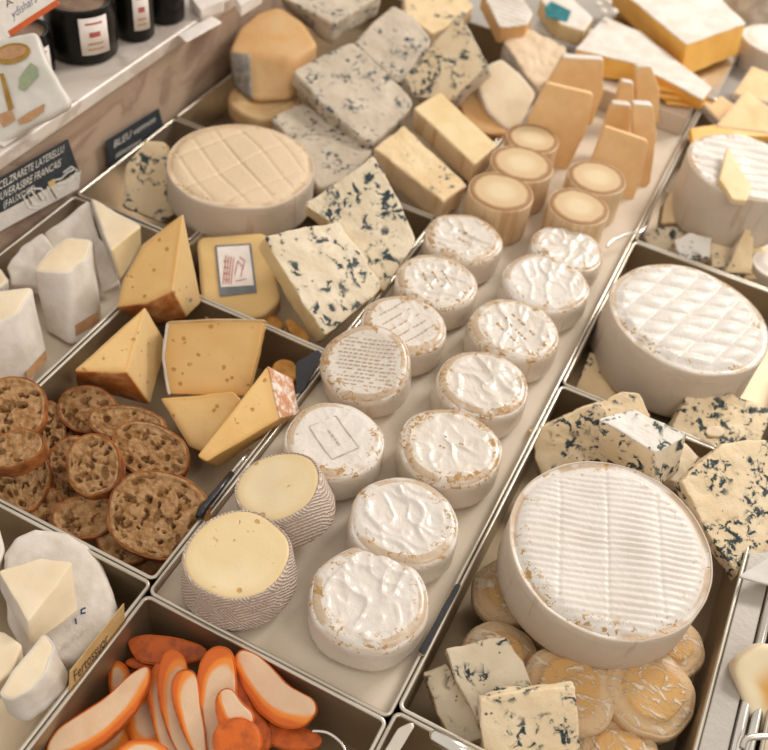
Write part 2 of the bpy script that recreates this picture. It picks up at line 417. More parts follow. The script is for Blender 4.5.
GR = random.Random(5)
def slab(name, label, cat, group, top, z, a=0, b=0, th=None, bot=None, zb=None, mats=None, smooth=False, cr=.003, er=.003,
         rough=(.0006, 40), parts=None, step=.004, rstep=None, topf=None, body='body', rimdir=None):
    """top: pixels of the upper face seen in the photo; its plane passes height z with tilt a (to camera), b (to the right)"""
    nv = nrm(a, b)
    cx = sum(p[0] for p in top)/len(top); cy = sum(p[1] for p in top)/len(top)
    c = P(cx, cy, z); W = [PP(p[0], p[1], c, nv) for p in top]
    c = sum(W, Vector())/len(W)
    u = Vector((1, 0, 0)) - nv*nv.x; u.normalize(); v = nv.cross(u)
    pt = [Vector(((q-c).dot(u), (q-c).dot(v))) for q in W]
    if bot:
        bx = sum(p[0] for p in bot)/len(bot); by = sum(p[1] for p in bot)/len(bot)
        cb = P(bx, by, zb); WB = [PP(p[0], p[1], cb, nv) for p in bot]
        pb = [Vector(((q-c).dot(u), (q-c).dot(v))) for q in WB]; h = (c-cb).dot(nv)
        if h < .004: print('THIN', label, h); h = .004
    else: pb = list(pt); h = th
    area2 = sum(pt[i].x*pt[(i+1) % len(pt)].y - pt[(i+1) % len(pt)].x*pt[i].y for i in range(len(pt)))
    m = len(pt); mm = dict(mats)
    if area2 < 0:
        pt.reverse(); pb.reverse()
        mm = {(k if not isinstance(k, int) else (m-2-k) % m): x for k, x in mats.items()}
        if parts: parts = {k: ([z_ if not isinstance(z_, int) else (m-2-z_) % m for z_ in zs], t_) for k, (zs, t_) in parts.items()}
    ot, ob = resample([(pt[i], pb[i]) for i in range(m)], cr, step, smooth)
    M4 = Matrix((u, v, nv)).transposed().to_4x4(); M4.translation = c - nv*h
    rimf = None
    if rimdir:
        d = PP(cx+rimdir[0], cy+rimdir[1], P(cx, cy, z), nv) - P(cx, cy, z); d2 = Vector((d.dot(u), d.dot(v))).normalized()
        L = max((q[0].length for q in ot))
        rimf = lambda x, y, q: max(.0, min(.995, q + .85*((x*d2.x+y*d2.y)/L*1.6 - .26)))
    return loft(name, label, cat, group, ot, ob, h, M4, mm, er, rough, topf, parts=parts, body=body, rstep=rstep, rimf=rimf)
def wheel(name, label, group, px, py, D, h, zt, mats, a=0, b=0, cat='cheese', topf=None, er=.006, rough=(.0012, 22), parts=None,
          step=.004, rstep=None, irregular=.02, bulge=0, body='body', rotz=0, parentlist=None):
    nv = nrm(a, b); c = P(px, py, zt); rnd = random.Random(label); o1 = rnd.uniform(0, 99)
    N = max(48, int(math.pi*D/step)); R = D/2; ot = []
    for i in range(N):
        t = 2*math.pi*i/N; r = R*(1+irregular*noise.noise((math.cos(t)*1.3+o1, math.sin(t)*1.3, o1)))
        ot.append((Vector((r*math.cos(t), r*math.sin(t))), 0))
    ob = [(p*(1+bulge), 0) for p, _ in ot]
    u = Vector((math.cos(rotz), math.sin(rotz), 0)); u = (u - nv*nv.dot(u)).normalized(); v = nv.cross(u)
    M4 = Matrix((u, v, nv)).transposed().to_4x4(); M4.translation = c - nv*h
    return loft(name, label, cat, group, ot, ob, h, M4, mats, er, rough, topf, parts=parts, body=body, rstep=rstep)

# top reliefs
def wrinkled(seed, A=.0022, R=.056):
    o = Vector((seed*13.7, seed*7.1, 3.3)); ang = seed*1.7
    ca, sa = math.cos(ang), math.sin(ang)
    def f(x, y, s):
        p = Vector((x, y, 0)); q = Vector((ca*x-sa*y, (sa*x+ca*y)*2.0, 0))
        wv = noise.noise_vector(p*18+o)*.012
        n1 = noise.noise((q+wv)*26+o); n2 = noise.noise((p+wv)*48-o)
        rid = (1-min(1, abs(n1)*3.2))**2; rid2 = (1-min(1, abs(n2)*3.0))**2
        edge = 1-max(0, (s-.88)/.12)
        d = A*(.95*rid + .5*rid2)*edge + .0016*noise.noise(p*30+o) - .0022*(1-s*s)*(1 if edge > 0 else 0)
        return d
    return f
TOPF = {}
# ------------------------------------------------------------------ counter, ledge (the setting)
o = boxes([(-1.6, 1.4, -.5, 3.6, -.13, -.092)], 'floor', 'counter_dark'); o['kind'] = 'structure'
o['label'] = 'dark base of the display counter under the trays'
def plain(name, label, cat, lst, mat, bevel=0, group=None):
    return tag(boxes(lst, name, mat, None, bevel), label, cat, group)
# marble ledge: slab on a riser
t = thing('marble_ledge', 'veined pale marble ledge running behind the trays, with jars on it', 'ledge', (-.79, .4, -.09))
def off(l, dx, dy, dz): return [(a-dx, b-dx, c-dy, d-dy, e-dz, f-dz) for a, b, c, d, e, f in l]
boxes(off([(-1.6, -.790, .2, 2.6, .105, .127)], -.79, .4, -.09), 'ledge_slab', 'marble', t, .004)
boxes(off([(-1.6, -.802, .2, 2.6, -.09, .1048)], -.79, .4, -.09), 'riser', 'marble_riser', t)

def tray(label, x0, x1, y0, y1, zf, mat='tray_steel', zr=0.0, liner=None, rimw=.0045, group=None):
    t = thing('display_tray', label, 'tray', (x0, y0, zf), group)
    w = .0013
    L = [(x0, x1, y0, y1, zf-w, zf), (x0, x0+w, y0, y1, zf, zr), (x1-w, x1, y0, y1, zf, zr), (x0, x1, y0, y0+w, zf, zr), (x0, x1, y1-w, y1, zf, zr)]
    boxes(off(L, x0, y0, zf), 'pan', mat, t)
    r = rimw/2; q = .001
    pts = []
    for (cx, cy, a0) in ((x1-.006, y0+.006, -90), (x1-.006, y1-.006, 0), (x0+.006, y1-.006, 90), (x0+.006, y0+.006, 180)):
        for k in range(5):
            a = math.radians(a0+k*22.5); pts.append((cx+.006*math.cos(a)-x0, cy+.006*math.sin(a)-y0, zr-zf-.0005))
    tube('rim', pts, r, 'rim_steel', t, closed=True, n=8)
    if liner: boxes(off([(x0+.002, x1-.002, y0+.002, y1-.002, zf+.0002, zf+.0014)], x0, y0, zf), 'paper_liner', liner, t)
    return t
tray('shallow paper-lined tray down the middle, holding two rows of small white rounds', -.3385, -.0815, .381, 1.62, -.012, liner='paper_liner')
tray('deep tray in the foreground full of orange-rimmed slices', -.3385, -.0815, .05, .3765, -.085, 'tray_dark_steel')
tray('deep tray right of the middle holding the ridged white wheel and blue cheese', -.0765, .179, .3935, .8585, -.085, 'tray_dark_steel')
tray('near-empty steel tray at the bottom edge, right of the orange slices', -.0765, .179, .0, .3885, -.085, 'tray_dark_steel')
tray('steel tray around the quilted white wheel', -.0765, .179, .8635, 1.189, -.046, 'tray_dark_steel')
tray('far right tray with small blue cheese pieces and a tall white wheel', -.0765, .179, 1.194, 1.64, -.075)
tray('deep tray with bread slices and yellow cheese wedges', -.598, -.3435, .3945, .754, -.075, 'tray_dark_steel')
tray('tray in the lower left corner holding cut white cheeses', -.79, -.3435, .0, .3895, -.075, 'tray_dark_steel')
tray('narrow paper-lined tray of tall white cheese wedges by the ledge', -.785, -.604, .394, .836, -.045, liner='paper_liner')
tray('tray with the labelled yellow block and two leaning blue wedges', -.598, -.3435, .759, 1.073, -.07, 'tray_dark_steel')
tray('small tray by the ledge with a veined wedge inside', -.785, -.604, .843, 1.073, -.07)
tray('back left tray heaped with grey-rinded blue cheeses', -.785, -.3435, 1.079, 1.66, -.06, 'tray_dark_steel')
# counter beyond the trays
plain('serving_counter', 'grey counter surface behind the furthest trays', 'counter', [(-.60, 1.3, 1.665, 3.2, -.09, -.004)], 'counter_grey', .002)
plain('counter_divider', 'flat brown-grey metal strip between the right-hand trays', 'divider', [(.182, .2072, .2, 1.62, -.09, -.0015)], 'counter_grey', .0015)
t = thing('guide_rail', 'pair of bright round steel rails along the right side', 'rail', (.214, .2, -.02))
for x in (.214, .226): tube('rail_bar', [(x-.214, 0, 0.0145), (x-.214, 1.42, 0.0145)], .0052, 'bright_steel', t, n=16)
boxes(off([(.2075, .2325, .2, 1.62, -.09, -.0107)], .214, .2, -.02), 'rail_base', 'tray_steel', t)
tray('tray cut off by the right edge, holding one pale wedge', .235, .5, .3, .82, -.06)

# ------------------------------------------------------------------ small white rounds
SM = dict(top='camembert_rind', side='camembert_rind')
def prints(root_mat, h, rows, R, seed, T, parent, name='printed_label', mat='print_ochre', rot=0, cx=0, cy=0, wd=.6, lw=.0012, frame=False, dense=.8):
    rnd = random.Random(seed); V, Fc = [], []
    ca, sa = math.cos(rot), math.sin(rot)
    def quad(x0, x1, y0, y1):
        k = max(1, int((x1-x0)/.003)); b = len(V)
        for i in range(k+1):
            x = x0+(x1-x0)*i/k
            for y in (y0, y1):
                X = cx+ca*x-sa*y; Y = cy+sa*x+ca*y
                for up in (.0003, .0009): V.append(Vector((X, Y, h+T(X, Y, min(1, math.hypot(X, Y)/R))+up)))
        for i in range(k):
            a = b+i*4; c = a+4
            Fc.extend([(a+1, c+1, c+3, a+3), (a, a+1+0, a+3, a+2) if i == 0 else (a, c, c+1, a+1), (a+2, a+3, c+3, c+2)])
    W = R*wd
    for r in range(rows):
        y = (r-(rows-1)/2)*R*1.25/max(rows, 5); half = min(W, math.sqrt(max(.0, (R*.82)**2-y*y))); x = -half*rnd.uniform(.8, 1)
        while x < half:
            l = rnd.uniform(.002, .007)
            if rnd.random() < dense: quad(x, min(x+l, half), y-lw*.5, y+lw*.5)
            x += l+.0018
    if frame:
        a, b2 = R*.45, R*.3
        for (x0, x1, y0, y1) in ((-a, a, b2, b2+lw), (-a, a, -b2-lw, -b2), (-a-lw, -a, -b2, b2), (a, a+lw, -b2, b2)): quad(x0, x1, y0, y1)
    return link(name, mesh(V, Fc, name, False), parent, [mat])
def small_round(px, py, label, D=.114, h=.049, a=0, b=0, mat='camembert_rind', A=.0022, seed=1, pr=None, zt=None, er=.010, bulge=.0):
    T = wrinkled(seed, A)
    o = wheel('camembert', label, 'small white rounds in the middle tray', px, py, D, h, (h-.009) if zt is None else zt,
              dict(top=mat, side=mat), a, b, topf=T, er=er, rough=(.0012, 26), step=.0026, rstep=.0022, irregular=.05, bulge=bulge,
              parts={'wrapped_side': (['side'], .0004)}, body='top_rind')
    if pr:
        p = dict(rows=5, wd=.6); p.update(pr)
        prints(None, h, R=D/2, seed=seed, T=T, parent=o, **p)
    return o
RC = 'camembert_rind'; RB = 'camembert_rind_browned'
small_round(370, 594, 'frontmost small white round, glossy and crumpled, nearest the orange slices', seed=1, A=.0034, D=.116, h=.046)
small_round(404, 518, 'crumpled white round just behind the frontmost one', seed=2, A=.0034, D=.112)
small_round(334, 437, 'white round with a faint rectangular label outline, beside the cut cheese halves', seed=3, A=.0012, D=.108, pr=dict(rows=1, wd=.25, frame=True, rot=-.55, mat='grey_rind'))
small_round(451, 444, 'white round with a brown-flecked left edge, third from the front in the right row', seed=4, A=.0022, D=.113, mat=RB, pr=dict(rows=2, wd=.22, dense=.6))
small_round(366, 362, 'round tilted forward and covered in rows of small printed text', seed=5, A=.0004, D=.105, a=.28, b=-.12, zt=.045, mat=RB, pr=dict(rows=13, wd=.66, dense=.92, rot=.3, lw=.0008))
small_round(483, 381, 'white round with a smeared crease pattern, in the right row behind the brown-flecked one', seed=6, A=.0034, D=.108, mat=RB)
small_round(404, 322, 'round with printed brown streaks behind the text-covered one', seed=7, A=.0012, D=.104, mat=RB, pr=dict(rows=5, wd=.5, dense=.7, rot=1.2))
small_round(515, 327, 'white round with three brown printed lines, midway along the right row', seed=8, A=.0026, D=.112, mat=RB, pr=dict(rows=3, wd=.38, rot=-.5, lw=.0022))
small_round(437, 279, 'white round with a creased cross print, second in the left row from the logs', seed=9, A=.003, D=.106, mat=RB, pr=dict(rows=3, wd=.3, rot=-.7, lw=.002))
small_round(546, 280, 'smooth dented white round against the metal loop on the right', seed=10, A=.0026, D=.113, mat=RC)
small_round(464, 236, 'white round at the head of the left row, touching a log', seed=11, A=.003, D=.106, mat=RB, pr=dict(rows=2, wd=.25, rot=-.1, lw=.002))
small_round(568, 246, 'white round at the head of the right row, below the nearest right-hand log', seed=12, A=.003, D=.10, mat=RB)

# two cut rounds with basket-marked rind
def cut_round(px, py, label, D, h, zt, a, b, seed):
    return wheel('cut_cheese', label, 'cut rounds with woven-pattern rind', px, py, D, h, zt, dict(top='reblochon_paste', side='basket_rind', under='pale_paste'), a, b,
          er=.004, rough=(.0014, 20), step=.003, rstep=.006, irregular=.07, bulge=.10, body='paste', parts={'rind': (['side'], .0016)})
cut_round(238, 553, 'cut cheese with cream face and woven-marked rind, nearest the tray corner', .098, .052, .05, .02, -.04, 1)
cut_round(277, 485, 'cut cheese leaning left with its cream face up, behind the one in the corner', .088, .046, .045, .02, -.34, 2)

# logs
def log(px, py, label, D=.092, h=.062, zt=.052):
    o = wheel('cheese_log', label, 'short log cheeses in clear wrap', px, py, D, h, zt, dict(top='log_top', side='log_side', under='log_side'), er=.003, rough=(.0005, 20), irregular=.02,
          body='paste', parts={'wrapper': (['side'], .0008)})
    return o
log(501, 191, 'log cheese nearest the white rounds in the left group of three', D=.092)
log(522, 163, 'middle log cheese of the left group of three')
log(533, 138, 'furthest log cheese, tucked against the tall cheese slab', D=.080)
log(579, 206, 'right-hand log cheese nearest the camera, just behind a white round', D=.085)
log(597, 177, 'right-hand log cheese under the tall slabs, with a shiny rim', D=.085)

# upright hard cheese slabs
def hard(label, top, z, a, b, th, white=(), **k):
    m = dict(top='hard_paste', side='hard_paste'); parts = {}
    for e in white: m[e] = 'white_rind'
    if white: parts = {'rind': (list(white), .0015)}
    return slab('hard_cheese_slab', label, 'cheese', 'upright hard cheese slabs', top, z, a, b, th, mats=m, parts=parts or None, body='paste', cr=.006, er=.0025)
hard('tall golden slab standing behind the left logs, front one of two', [(527, 122), (547, 83), (594, 94), (585, 135), (566, 172), (540, 165)], .05, 4.0, .1, .014)
hard('tall slab with a white top edge, back one of two behind the left logs', [(548, 85), (563, 58), (604, 60), (603, 95), (590, 130)], .05, 4.0, .15, .024, white=(1,))
hard('short golden slab in front of the white-edged group on the right', [(590, 165), (605, 126), (649, 141), (641, 180), (632, 204), (600, 194)], .034, 4.0, .15, .012)
hard('narrow slab with white edge, right of the group behind the short golden slab', [(634, 160), (633, 105), (653, 106), (657, 135), (650, 185), (640, 190)], .05, 4.0, .2, .022, white=(1,))
hard('narrow slab with white edge, left of the group behind the short golden slab', [(602, 135), (612, 104), (631, 106), (630, 150)], .05, 4.0, 0, .022, white=(1,))
hard('small white-tipped slab peeking over the middle of the right group', [(614, 110), (621, 82), (634, 84), (634, 112)], .05, 4.0, 0, .022, white=(1,))
hard('furthest slab of the right group, with a brownish top edge', [(635, 112), (636, 67), (652, 67), (660, 90), (659, 125)], .05, 4.0, .2, .022, white=(1,))

# back: big white-topped wedges
slab('cheese_wedge', 'large yellow-sided block with a flat white rind top, upper right', 'cheese', 'white-topped yellow wedges', [(612, -16), (700, -22), (746, 24), (686, 45)], .085,
     bot=[(606, 0), (690, 0), (737, 55), (681, 78)], zb=.03, mats=dict(top='white_rind', side='yellow_side', under='yellow_side'), parts={'rind': (['top'], .0015)}, body='paste', rough=(.0012, 25))
slab('cheese_wedge', 'long tapering yellow wedge with white rind top, lying below the large block', 'cheese', 'white-topped yellow wedges', [(604, 17), (640, 32), (712, 88), (703, 100), (634, 64), (575, 49)], .06,
     bot=[(604, 40), (640, 50), (706, 100), (700, 110), (632, 84), (576, 72)], zb=.03, mats=dict(top='white_rind', side='yellow_side', under='yellow_side'), parts={'rind': (['top'], .0015)}, body='paste', rough=(.0012, 25))
for i, (pp, z, lb) in enumerate([([(650, 84), (690, 93), (702, 106), (668, 103)], .034, 'thin yellow slice, lowest of three fanned on the beige box'),
                                 ([(646, 78), (692, 90), (704, 100), (660, 96)], .041, 'thin yellow slice in the middle of three fanned on the beige box'),
                                 ([(642, 72), (690, 84), (702, 96), (655, 88)], .048, 'thin yellow slice, topmost of three fanned on the beige box')]):
    slab('cheese_slice', lb, 'cheese slice', 'fanned yellow slices', pp, z, th=.005, mats=dict(top='yellow_slice', side='yellow_side'), rough=(.001, 30), er=.0015)
plain('display_box', 'plain beige box standing under the white-topped yellow wedges', 'box', [(-.333, -.09, 1.53, 1.615, -.010, .026)], 'paper_side', .002)
t = plain('serving_plate', 'thin steel plate under the large white-topped block', 'plate', [(-.30, -.06, 1.63, 1.9, .017, .021)], 'bright_steel', .002)
plain('plate_support', 'low grey block holding up the steel plate at the back', 'support', [(-.29, -.1, 1.67, 1.88, -.0035, .0165)], 'counter_grey', .002)

# ------------------------------------------------------------------ large wheels
def ridges(x, y, s):
    # compression lines across the top with three seams
    fade = max(0, min(1, (1-s)/.12))
    yy = y + .004*noise.noise(Vector((x*14, y*14, 1))); xx = x + .002*noise.noise(Vector((x*20, y*20, 5)))
    d = .0010*math.sin((yy+.003*noise.noise(Vector((x*9, y*30, 4))))*2*math.pi/.0072)*fade*(.55+.9*abs(noise.noise(Vector((x*22, y*22, 9)))))
    for c in (-.052, -.004, .048):
        d -= .0008*math.exp(-((xx-c)/.0018)**2)*fade
    d += .0035*noise.noise(Vector((x*13, y*13, 3)))
    return d - .003*max(0, (s-.86)/.14)**2*2
def quilt(x, y, s):
    fade = max(0, min(1, (1-s)/.10)); d = 0
    xw = x+.004*noise.noise(Vector((x*12, y*12, 2))); yw = y+.004*noise.noise(Vector((x*12, y*12, 8)))
    c1 = 1.0
    for ang, per in ((.0, .024), (-.95, .031)):
        q = (xw*math.sin(ang)+yw*math.cos(ang))/per; c1 *= abs(math.sin(math.pi*q))**.55
    return .0048*c1*fade + .003*noise.noise(Vector((x*16, y*16, 6))) + .0012*noise.noise(Vector((x*45, y*45, 6)))*fade - .003*max(0, (s-.88)/.12)
def pressed(x, y, s):
    fade = max(0, min(1, (1-s)/.12)); d = .004*noise.noise(Vector((x*11, y*11, 3)))
    for ang, per in ((.55, .036), (-1.2, .06)):
        q = (x*math.sin(ang)+y*math.cos(ang)+.004*noise.noise(Vector((x*12, y*12, 2))))/per; f = abs(q-round(q))*per
        d -= .0018*math.exp(-(f/.0022)**2)*fade
    return d - .004*max(0, (s-.85)/.15)**2
def soft(seed, A=.003, f=14):
    return lambda x, y, s: A*noise.noise(Vector((x*f+seed, y*f, seed))) - .004*max(0, (s-.85)/.15)**2
wheel('brie_cheese', 'large white wheel with fine parallel ridges, lying on orange rounds', None, 612, 543, .203, .07, .060, dict(top='brie_rind', side='paper_side', under='brie_rind'), .05, 0,
      topf=ridges, er=.005, rough=(.0016, 16), step=.002, rstep=.0016, irregular=.02, body='top_rind', parts={'paper_side': (['side'], .0006)}, rotz=.33)
wheel('brie_cheese', 'large white wheel with a quilted diamond pattern on top', None, 690, 315, .204, .088, .050, dict(top='brie_rind', side='paper_side', under='brie_rind'), .0, 0.02,
      topf=quilt, er=.006, rough=(.0016, 16), step=.0025, rstep=.002, irregular=.02, body='top_rind', parts={'paper_side': (['side'], .0006)}, rotz=.33)
def torn(x, y, s):
    q = y+.006*noise.noise(Vector((x*18, y*18, 2)))
    return .0018*math.sin(q*2*math.pi/.02)*max(0, min(1, (1-s)/.1)) + .002*noise.noise(Vector((x*30, y*30, 1)))
wheel('brie_cheese', 'tall white wheel with torn rind and a cut triangle on top, far right', None, 745, 165, .172, .095, .075, dict(top='brie_rind', side='paper_side', under='brie_rind'), 0, 0,
      topf=torn, er=.006, rough=(.0016, 16), step=.003, rstep=.0025, body='top_rind', parts={'paper_side': (['side'], .0006)}, rotz=.3)
slab('cheese_wedge', 'small cut cream triangle lying on top of the tall white wheel', 'cheese', None, [(728, 146), (752, 187), (747, 201), (733, 199), (719, 179)], .083, .15, 0, .010, mats=dict(top='cream_paste', side='cream_paste'), er=.002)
wheel('pale_pressed_cheese', 'broad beige wheel on the left with a flat pressed top', None, 241, 162, .202, .062, .055, dict(top='aged_round_rind', side='paper_side', under='aged_round_rind'), 0, 0,
      topf=pressed, er=.006, rough=(.0015, 16), step=.003, rstep=.0022, body='top_rind', parts={'rind_side': (['side'], .0006)})
wheel('white_round_cheese', 'white round cheese cut off by the right edge, upper right', None, 775, 38, .12, .06, .05, dict(top='white_rind', side='paper_side'), topf=soft(9))
wheel('far_round_cheese', 'greyish beige round far behind, at the top right corner', None, 755, -24, .16, .075, .07, dict(top='grey_rind', side='grey_rind'), topf=soft(7))
wheel('small_round_cheese', 'pale round cut off by the right edge beside the small blue pieces', None, 777, 262, .07, .05, -.01, dict(top='white_rind', side='paper_side'), topf=soft(4))

# ------------------------------------------------------------------ washed rind rounds under the ridged wheel
G = 'small orange rounds under the ridged wheel'
def washed(px, py, D, h, z, a, b, label):
    sd = len(label)*1.3
    wheel('washed_rind_cheese', label, G, px, py, D, h, z, dict(top='washed_rind', side='washed_rind', under='washed_rind'), a, b, topf=soft(sd, .005, 24), er=.015, rough=(.0022, 24), step=.003, rstep=.003, irregular=.08,
          body='top_rind', parts={'side_rind': (['side'], .0004)})
washed(507, 588, .078, .035, -.03, .15, -.2, 'orange-rinded round half hidden at the left of the ridged wheel')
washed(502, 654, .078, .035, -.03, .1, 0, 'orange-rinded round behind the slanted blue slab')
washed(570, 686, .092, .042, -.014, .12, -.1, 'mottled orange round right beside the bottom blue slab')
washed(656, 690, .094, .045, -.012, .18, .12, 'plump orange round in front of the ridged wheel, by the right tray wall')
washed(676, 640, .075, .04, -.02, .05, .1, 'orange round peeking out below the right side of the ridged wheel')
washed(622, 758, .088, .035, -.03, .1, 0, 'orange round cut off by the bottom edge of the picture')
washed(560, 640, .10, .028, -.055, 0, 0, 'orange round hidden lowest beneath the ridged wheel')
washed(645, 590, .10, .028, -.052, 0, 0, 'orange round underneath the back of the ridged wheel')
washed(500, 735, .09, .025, -.055, 0, 0, 'orange round low in the tray under the bottom blue slabs')

# ------------------------------------------------------------------ blue cheese pieces, right trays
BG = 'blue cheese pieces in the right trays'
def blu(name, label, top, z, a=0, b=0, th=None, mat='blue_paste', side='blue_paste', grp=BG, **k):
    k.setdefault('rough', (.0016, 55)); k.setdefault('cr', .002); k.setdefault('er', .0018)
    m = dict(top=mat, side=side); m.update(k.pop('m', {}))
    return slab(name, label, 'cheese', grp, top, z, a, b, th, mats=m, **k)
blu('blue_cheese_slab', 'upright crumbly blue slab leaning at the tray left wall, behind the ridged wheel', [(529, 431), (557, 421), (580, 409), (603, 402), (611, 425), (606, 478), (543, 484)], .0, 1.0, 0, .022, rough=(.0025, 60))
blu('blue_cheese_piece', 'cream blue piece standing just behind the white-topped block', [(598, 404), (622, 391), (640, 393), (651, 418), (606, 424)], .025, .6, 0, .03, rough=(.0022, 60))
blu('blue_cheese_block', 'blue block with a bright white top and dark holes, behind the ridged wheel', [(599, 419), (634, 410), (687, 436), (655, 453)], .058, .1, 0, bot=[(597, 452), (630, 440), (678, 470), (655, 492)], zb=.012,
    mat='blue_white_top', m={'under': 'blue_paste', 2: 'blue_paste_dense'}, parts={'rind': (['top'], .0012)}, body='paste')
blu('blue_cheese_crumb', 'small pale cream chunk right of the white-topped block', [(684, 441), (699, 456), (683, 486), (664, 478)], .01, .3, .2, .02, 'pale_paste', 'pale_paste')
blu('blue_cheese_slab', 'square blue slab below the quilted wheel with a loose crumb on it', [(672, 425), (693, 384), (735, 396), (772, 408), (760, 445), (720, 462), (688, 460)], -.005, .35, 0, .028, rough=(.0022, 60))
blu('blue_cheese_crumb', 'tiny rounded crumb on the square blue slab', [(705, 428), (716, 424), (726, 430), (722, 437), (708, 436)], .012, .35, 0, .008, 'pale_paste', 'blue_paste', smooth=True, step=.002)
blu('blue_cheese_wedge', 'large pointed blue wedge tilted toward the camera at the right edge', [(681, 482), (700, 462), (724, 443), (745, 440), (772, 440), (792, 530), (741, 579), (712, 540)], .03, .5, .1, .022, rough=(.0018, 60))
blu('blue_cheese_slab', 'small blue slab lying half under the slanted one, bottom left of the right tray', [(423, 672), (447, 664), (470, 700), (482, 738), (455, 748), (437, 712)], -.03, .3, -.1, .022, 'blue_paste_dense')
blu('blue_cheese_slab', 'slanted blue slab in front of the orange rounds', [(445, 649), (470, 643), (506, 636), (524, 662), (533, 688), (508, 704), (479, 724), (457, 682)], -.003, .35, -.1, .018, 'blue_paste_dense')
blu('blue_cheese_slab', 'upright blue slab with few veins, cut off by the bottom edge', [(479, 700), (508, 692), (575, 686), (579, 725), (580, 775), (486, 780)], .015, .8, 0, .02)
blu('blue_cheese_wedge', 'cream triangle with a dark crumbly edge below the quilted wheel', [(590, 351), (612, 362), (640, 382), (655, 398), (652, 412), (610, 402), (576, 389)], -.035, .25, 0, .02, 'blue_light', 'blue_paste_dense')
# tray with small pieces
blu('blue_cheese_piece', 'small triangular cream piece left of the tall white wheel', [(677, 183), (687, 197), (692, 223), (661, 223), (665, 201)], -.005, .5, 0, .025, 'blue_light', 'blue_light')
blu('blue_cheese_piece', 'wide mottled piece in the near left corner of the far right tray', [(644, 235), (660, 227), (690, 226), (705, 238), (690, 254), (652, 250)], -.028, .2, 0, .03, 'blue_paste_dense')
blu('blue_cheese_piece', 'small piece with a white and blue top, in front of the tall wheel', [(674, 240), (690, 232), (712, 238), (710, 259), (680, 259)], -.008, .4, 0, .03, 'blue_white_top')
blu('blue_cheese_piece', 'cream piece with a dark streak between the white-topped piece and the fin', [(708, 238), (728, 236), (743, 246), (736, 268), (712, 266)], -.015, .3, 0, .03)
blu('blue_cheese_piece', 'thin upright fin-shaped piece with grey rind, in front of the tall wheel', [(747, 224), (754, 238), (752, 274), (726, 272)], .0, .9, .2, .014, 'blue_light', 'blue_grey_rind')
blu('blue_cheese_piece', 'plain cream piece right of the fin-shaped one', [(752, 246), (768, 249), (770, 280), (745, 278)], -.02, .3, 0, .03, 'cream_paste', 'blue_light')
# hard wedges upper right
plain('counter_mat', 'light grey surface under the golden wedges at the right edge', 'surface', [(-.05, .5, 1.645, 1.663, -.09, -.003)], 'counter_grey')
for pp, z, lb in [([(752, 66), (790, 80), (790, 108), (734, 93)], .035, 'golden wedge at the right edge, furthest of the stack'),
                  ([(746, 90), (790, 122), (790, 135), (716, 126)], .03, 'golden triangular wedge behind the tall white wheel'),
                  ([(700, 100), (722, 96), (746, 110), (720, 122)], .012, 'pale small wedge lying on the grey counter by the golden wedges')]:
    slab('cheese_wedge', lb, 'cheese', 'golden wedges behind the tall white wheel', pp, z, .25, 0, .018, mats=dict(top='hard_paste', side='white_rind'), parts={'rind': (['side'], .0006)}, body='paste')
slab('cheese_slice', 'long golden strip right behind the tall white wheel', 'cheese slice', 'golden wedges behind the tall white wheel', [(690, 128), (730, 122), (790, 124), (790, 136), (720, 136), (693, 142)], .02, 0, 0, .012, mats=dict(top='yellow_slice', side='yellow_side'))
slab('cheese_wedge', 'pale wedge with golden centre standing at the lower right edge', 'cheese', None, [(731, 664), (764, 640), (800, 660), (800, 745), (756, 736)], .01, .6, -.1, .025, mats=dict(top='gold_heart', side='pale_paste'), cr=.012, er=.006)
slab('parchment_sheet', 'folded white paper corner at the right edge, beside the pointed blue wedge', 'paper', None, [(738, 576), (790, 545), (790, 590), (752, 580)], .018, .2, 0, .004, mats=dict(top='sign_white', side='sign_white'), er=.001, rough=(.001, 30))
# ------------------------------------------------------------------ tray with labelled block and blue wedges
def stick(name, px4, c, nv, mat, parent, th=.0006, lift=.0004, label=None):
    """thin printed sticker whose corners are seen at px4, on the plane through c with normal nv; stored in parent's frame"""
    W = [PP(x, y, c, nv) + nv*lift for x, y in px4]; W2 = [q + nv*th for q in W]
    V = W + W2; n = len(W); Fc = [tuple(range(n, 2*n)), tuple(range(n))[::-1]] + [(i, (i+1) % n, n+(i+1) % n, n+i) for i in range(n)]
    inv = parent.matrix_world.inverted() if parent else Matrix()
    a = sum(((W[(i+1) % n]-W[i]).cross(W[i-1]-W[i]) for i in range(n)), Vector())
    if a.dot(nv) < 0: Fc = [f[::-1] for f in Fc]
    o = link(name, mesh([inv @ v for v in V], Fc, name, False), parent, [mat])
    if label: o['label'] = label
    return o
def strokes(name, segs, c, nv, wd, mat, parent, lift=.0012):
    """marker strokes: pixel polylines laid as thin ribbons with thickness on a plane"""
    V, Fc = [], []
    for s in segs:
        W = [PP(x, y, c, nv) + nv*lift for x, y in s]
        for p, q in zip(W, W[1:]):
            d = (q-p)
            if d.length < 1e-6: continue
            e = d.normalized(); k = nv.cross(e)*wd*.5; b = len(V)
            V += [p-k-e*wd*.2, q-k+e*wd*.2, q+k+e*wd*.2, p+k-e*wd*.2]; V += [v + nv*.0003 for v in V[b:b+4]]
            Fc += [(b+4, b+5, b+6, b+7), (b+3, b+2, b+1, b), (b, b+1, b+5, b+4), (b+1, b+2, b+6, b+5), (b+2, b+3, b+7, b+6), (b+3, b, b+4, b+7)]
    inv = parent.matrix_world.inverted() if parent else Matrix()
    return link(name, mesh([inv @ v for v in V], Fc, name, False), parent, [mat])
def planez(px4, z, a, b):
    cx = sum(p[0] for p in px4)/len(px4); cy = sum(p[1] for p in px4)/len(px4); return P(cx, cy, z), nrm(a, b)
bpy.context.view_layer.update()
top = [(197, 237), (267, 232), (281, 300), (262, 317), (203, 319)]
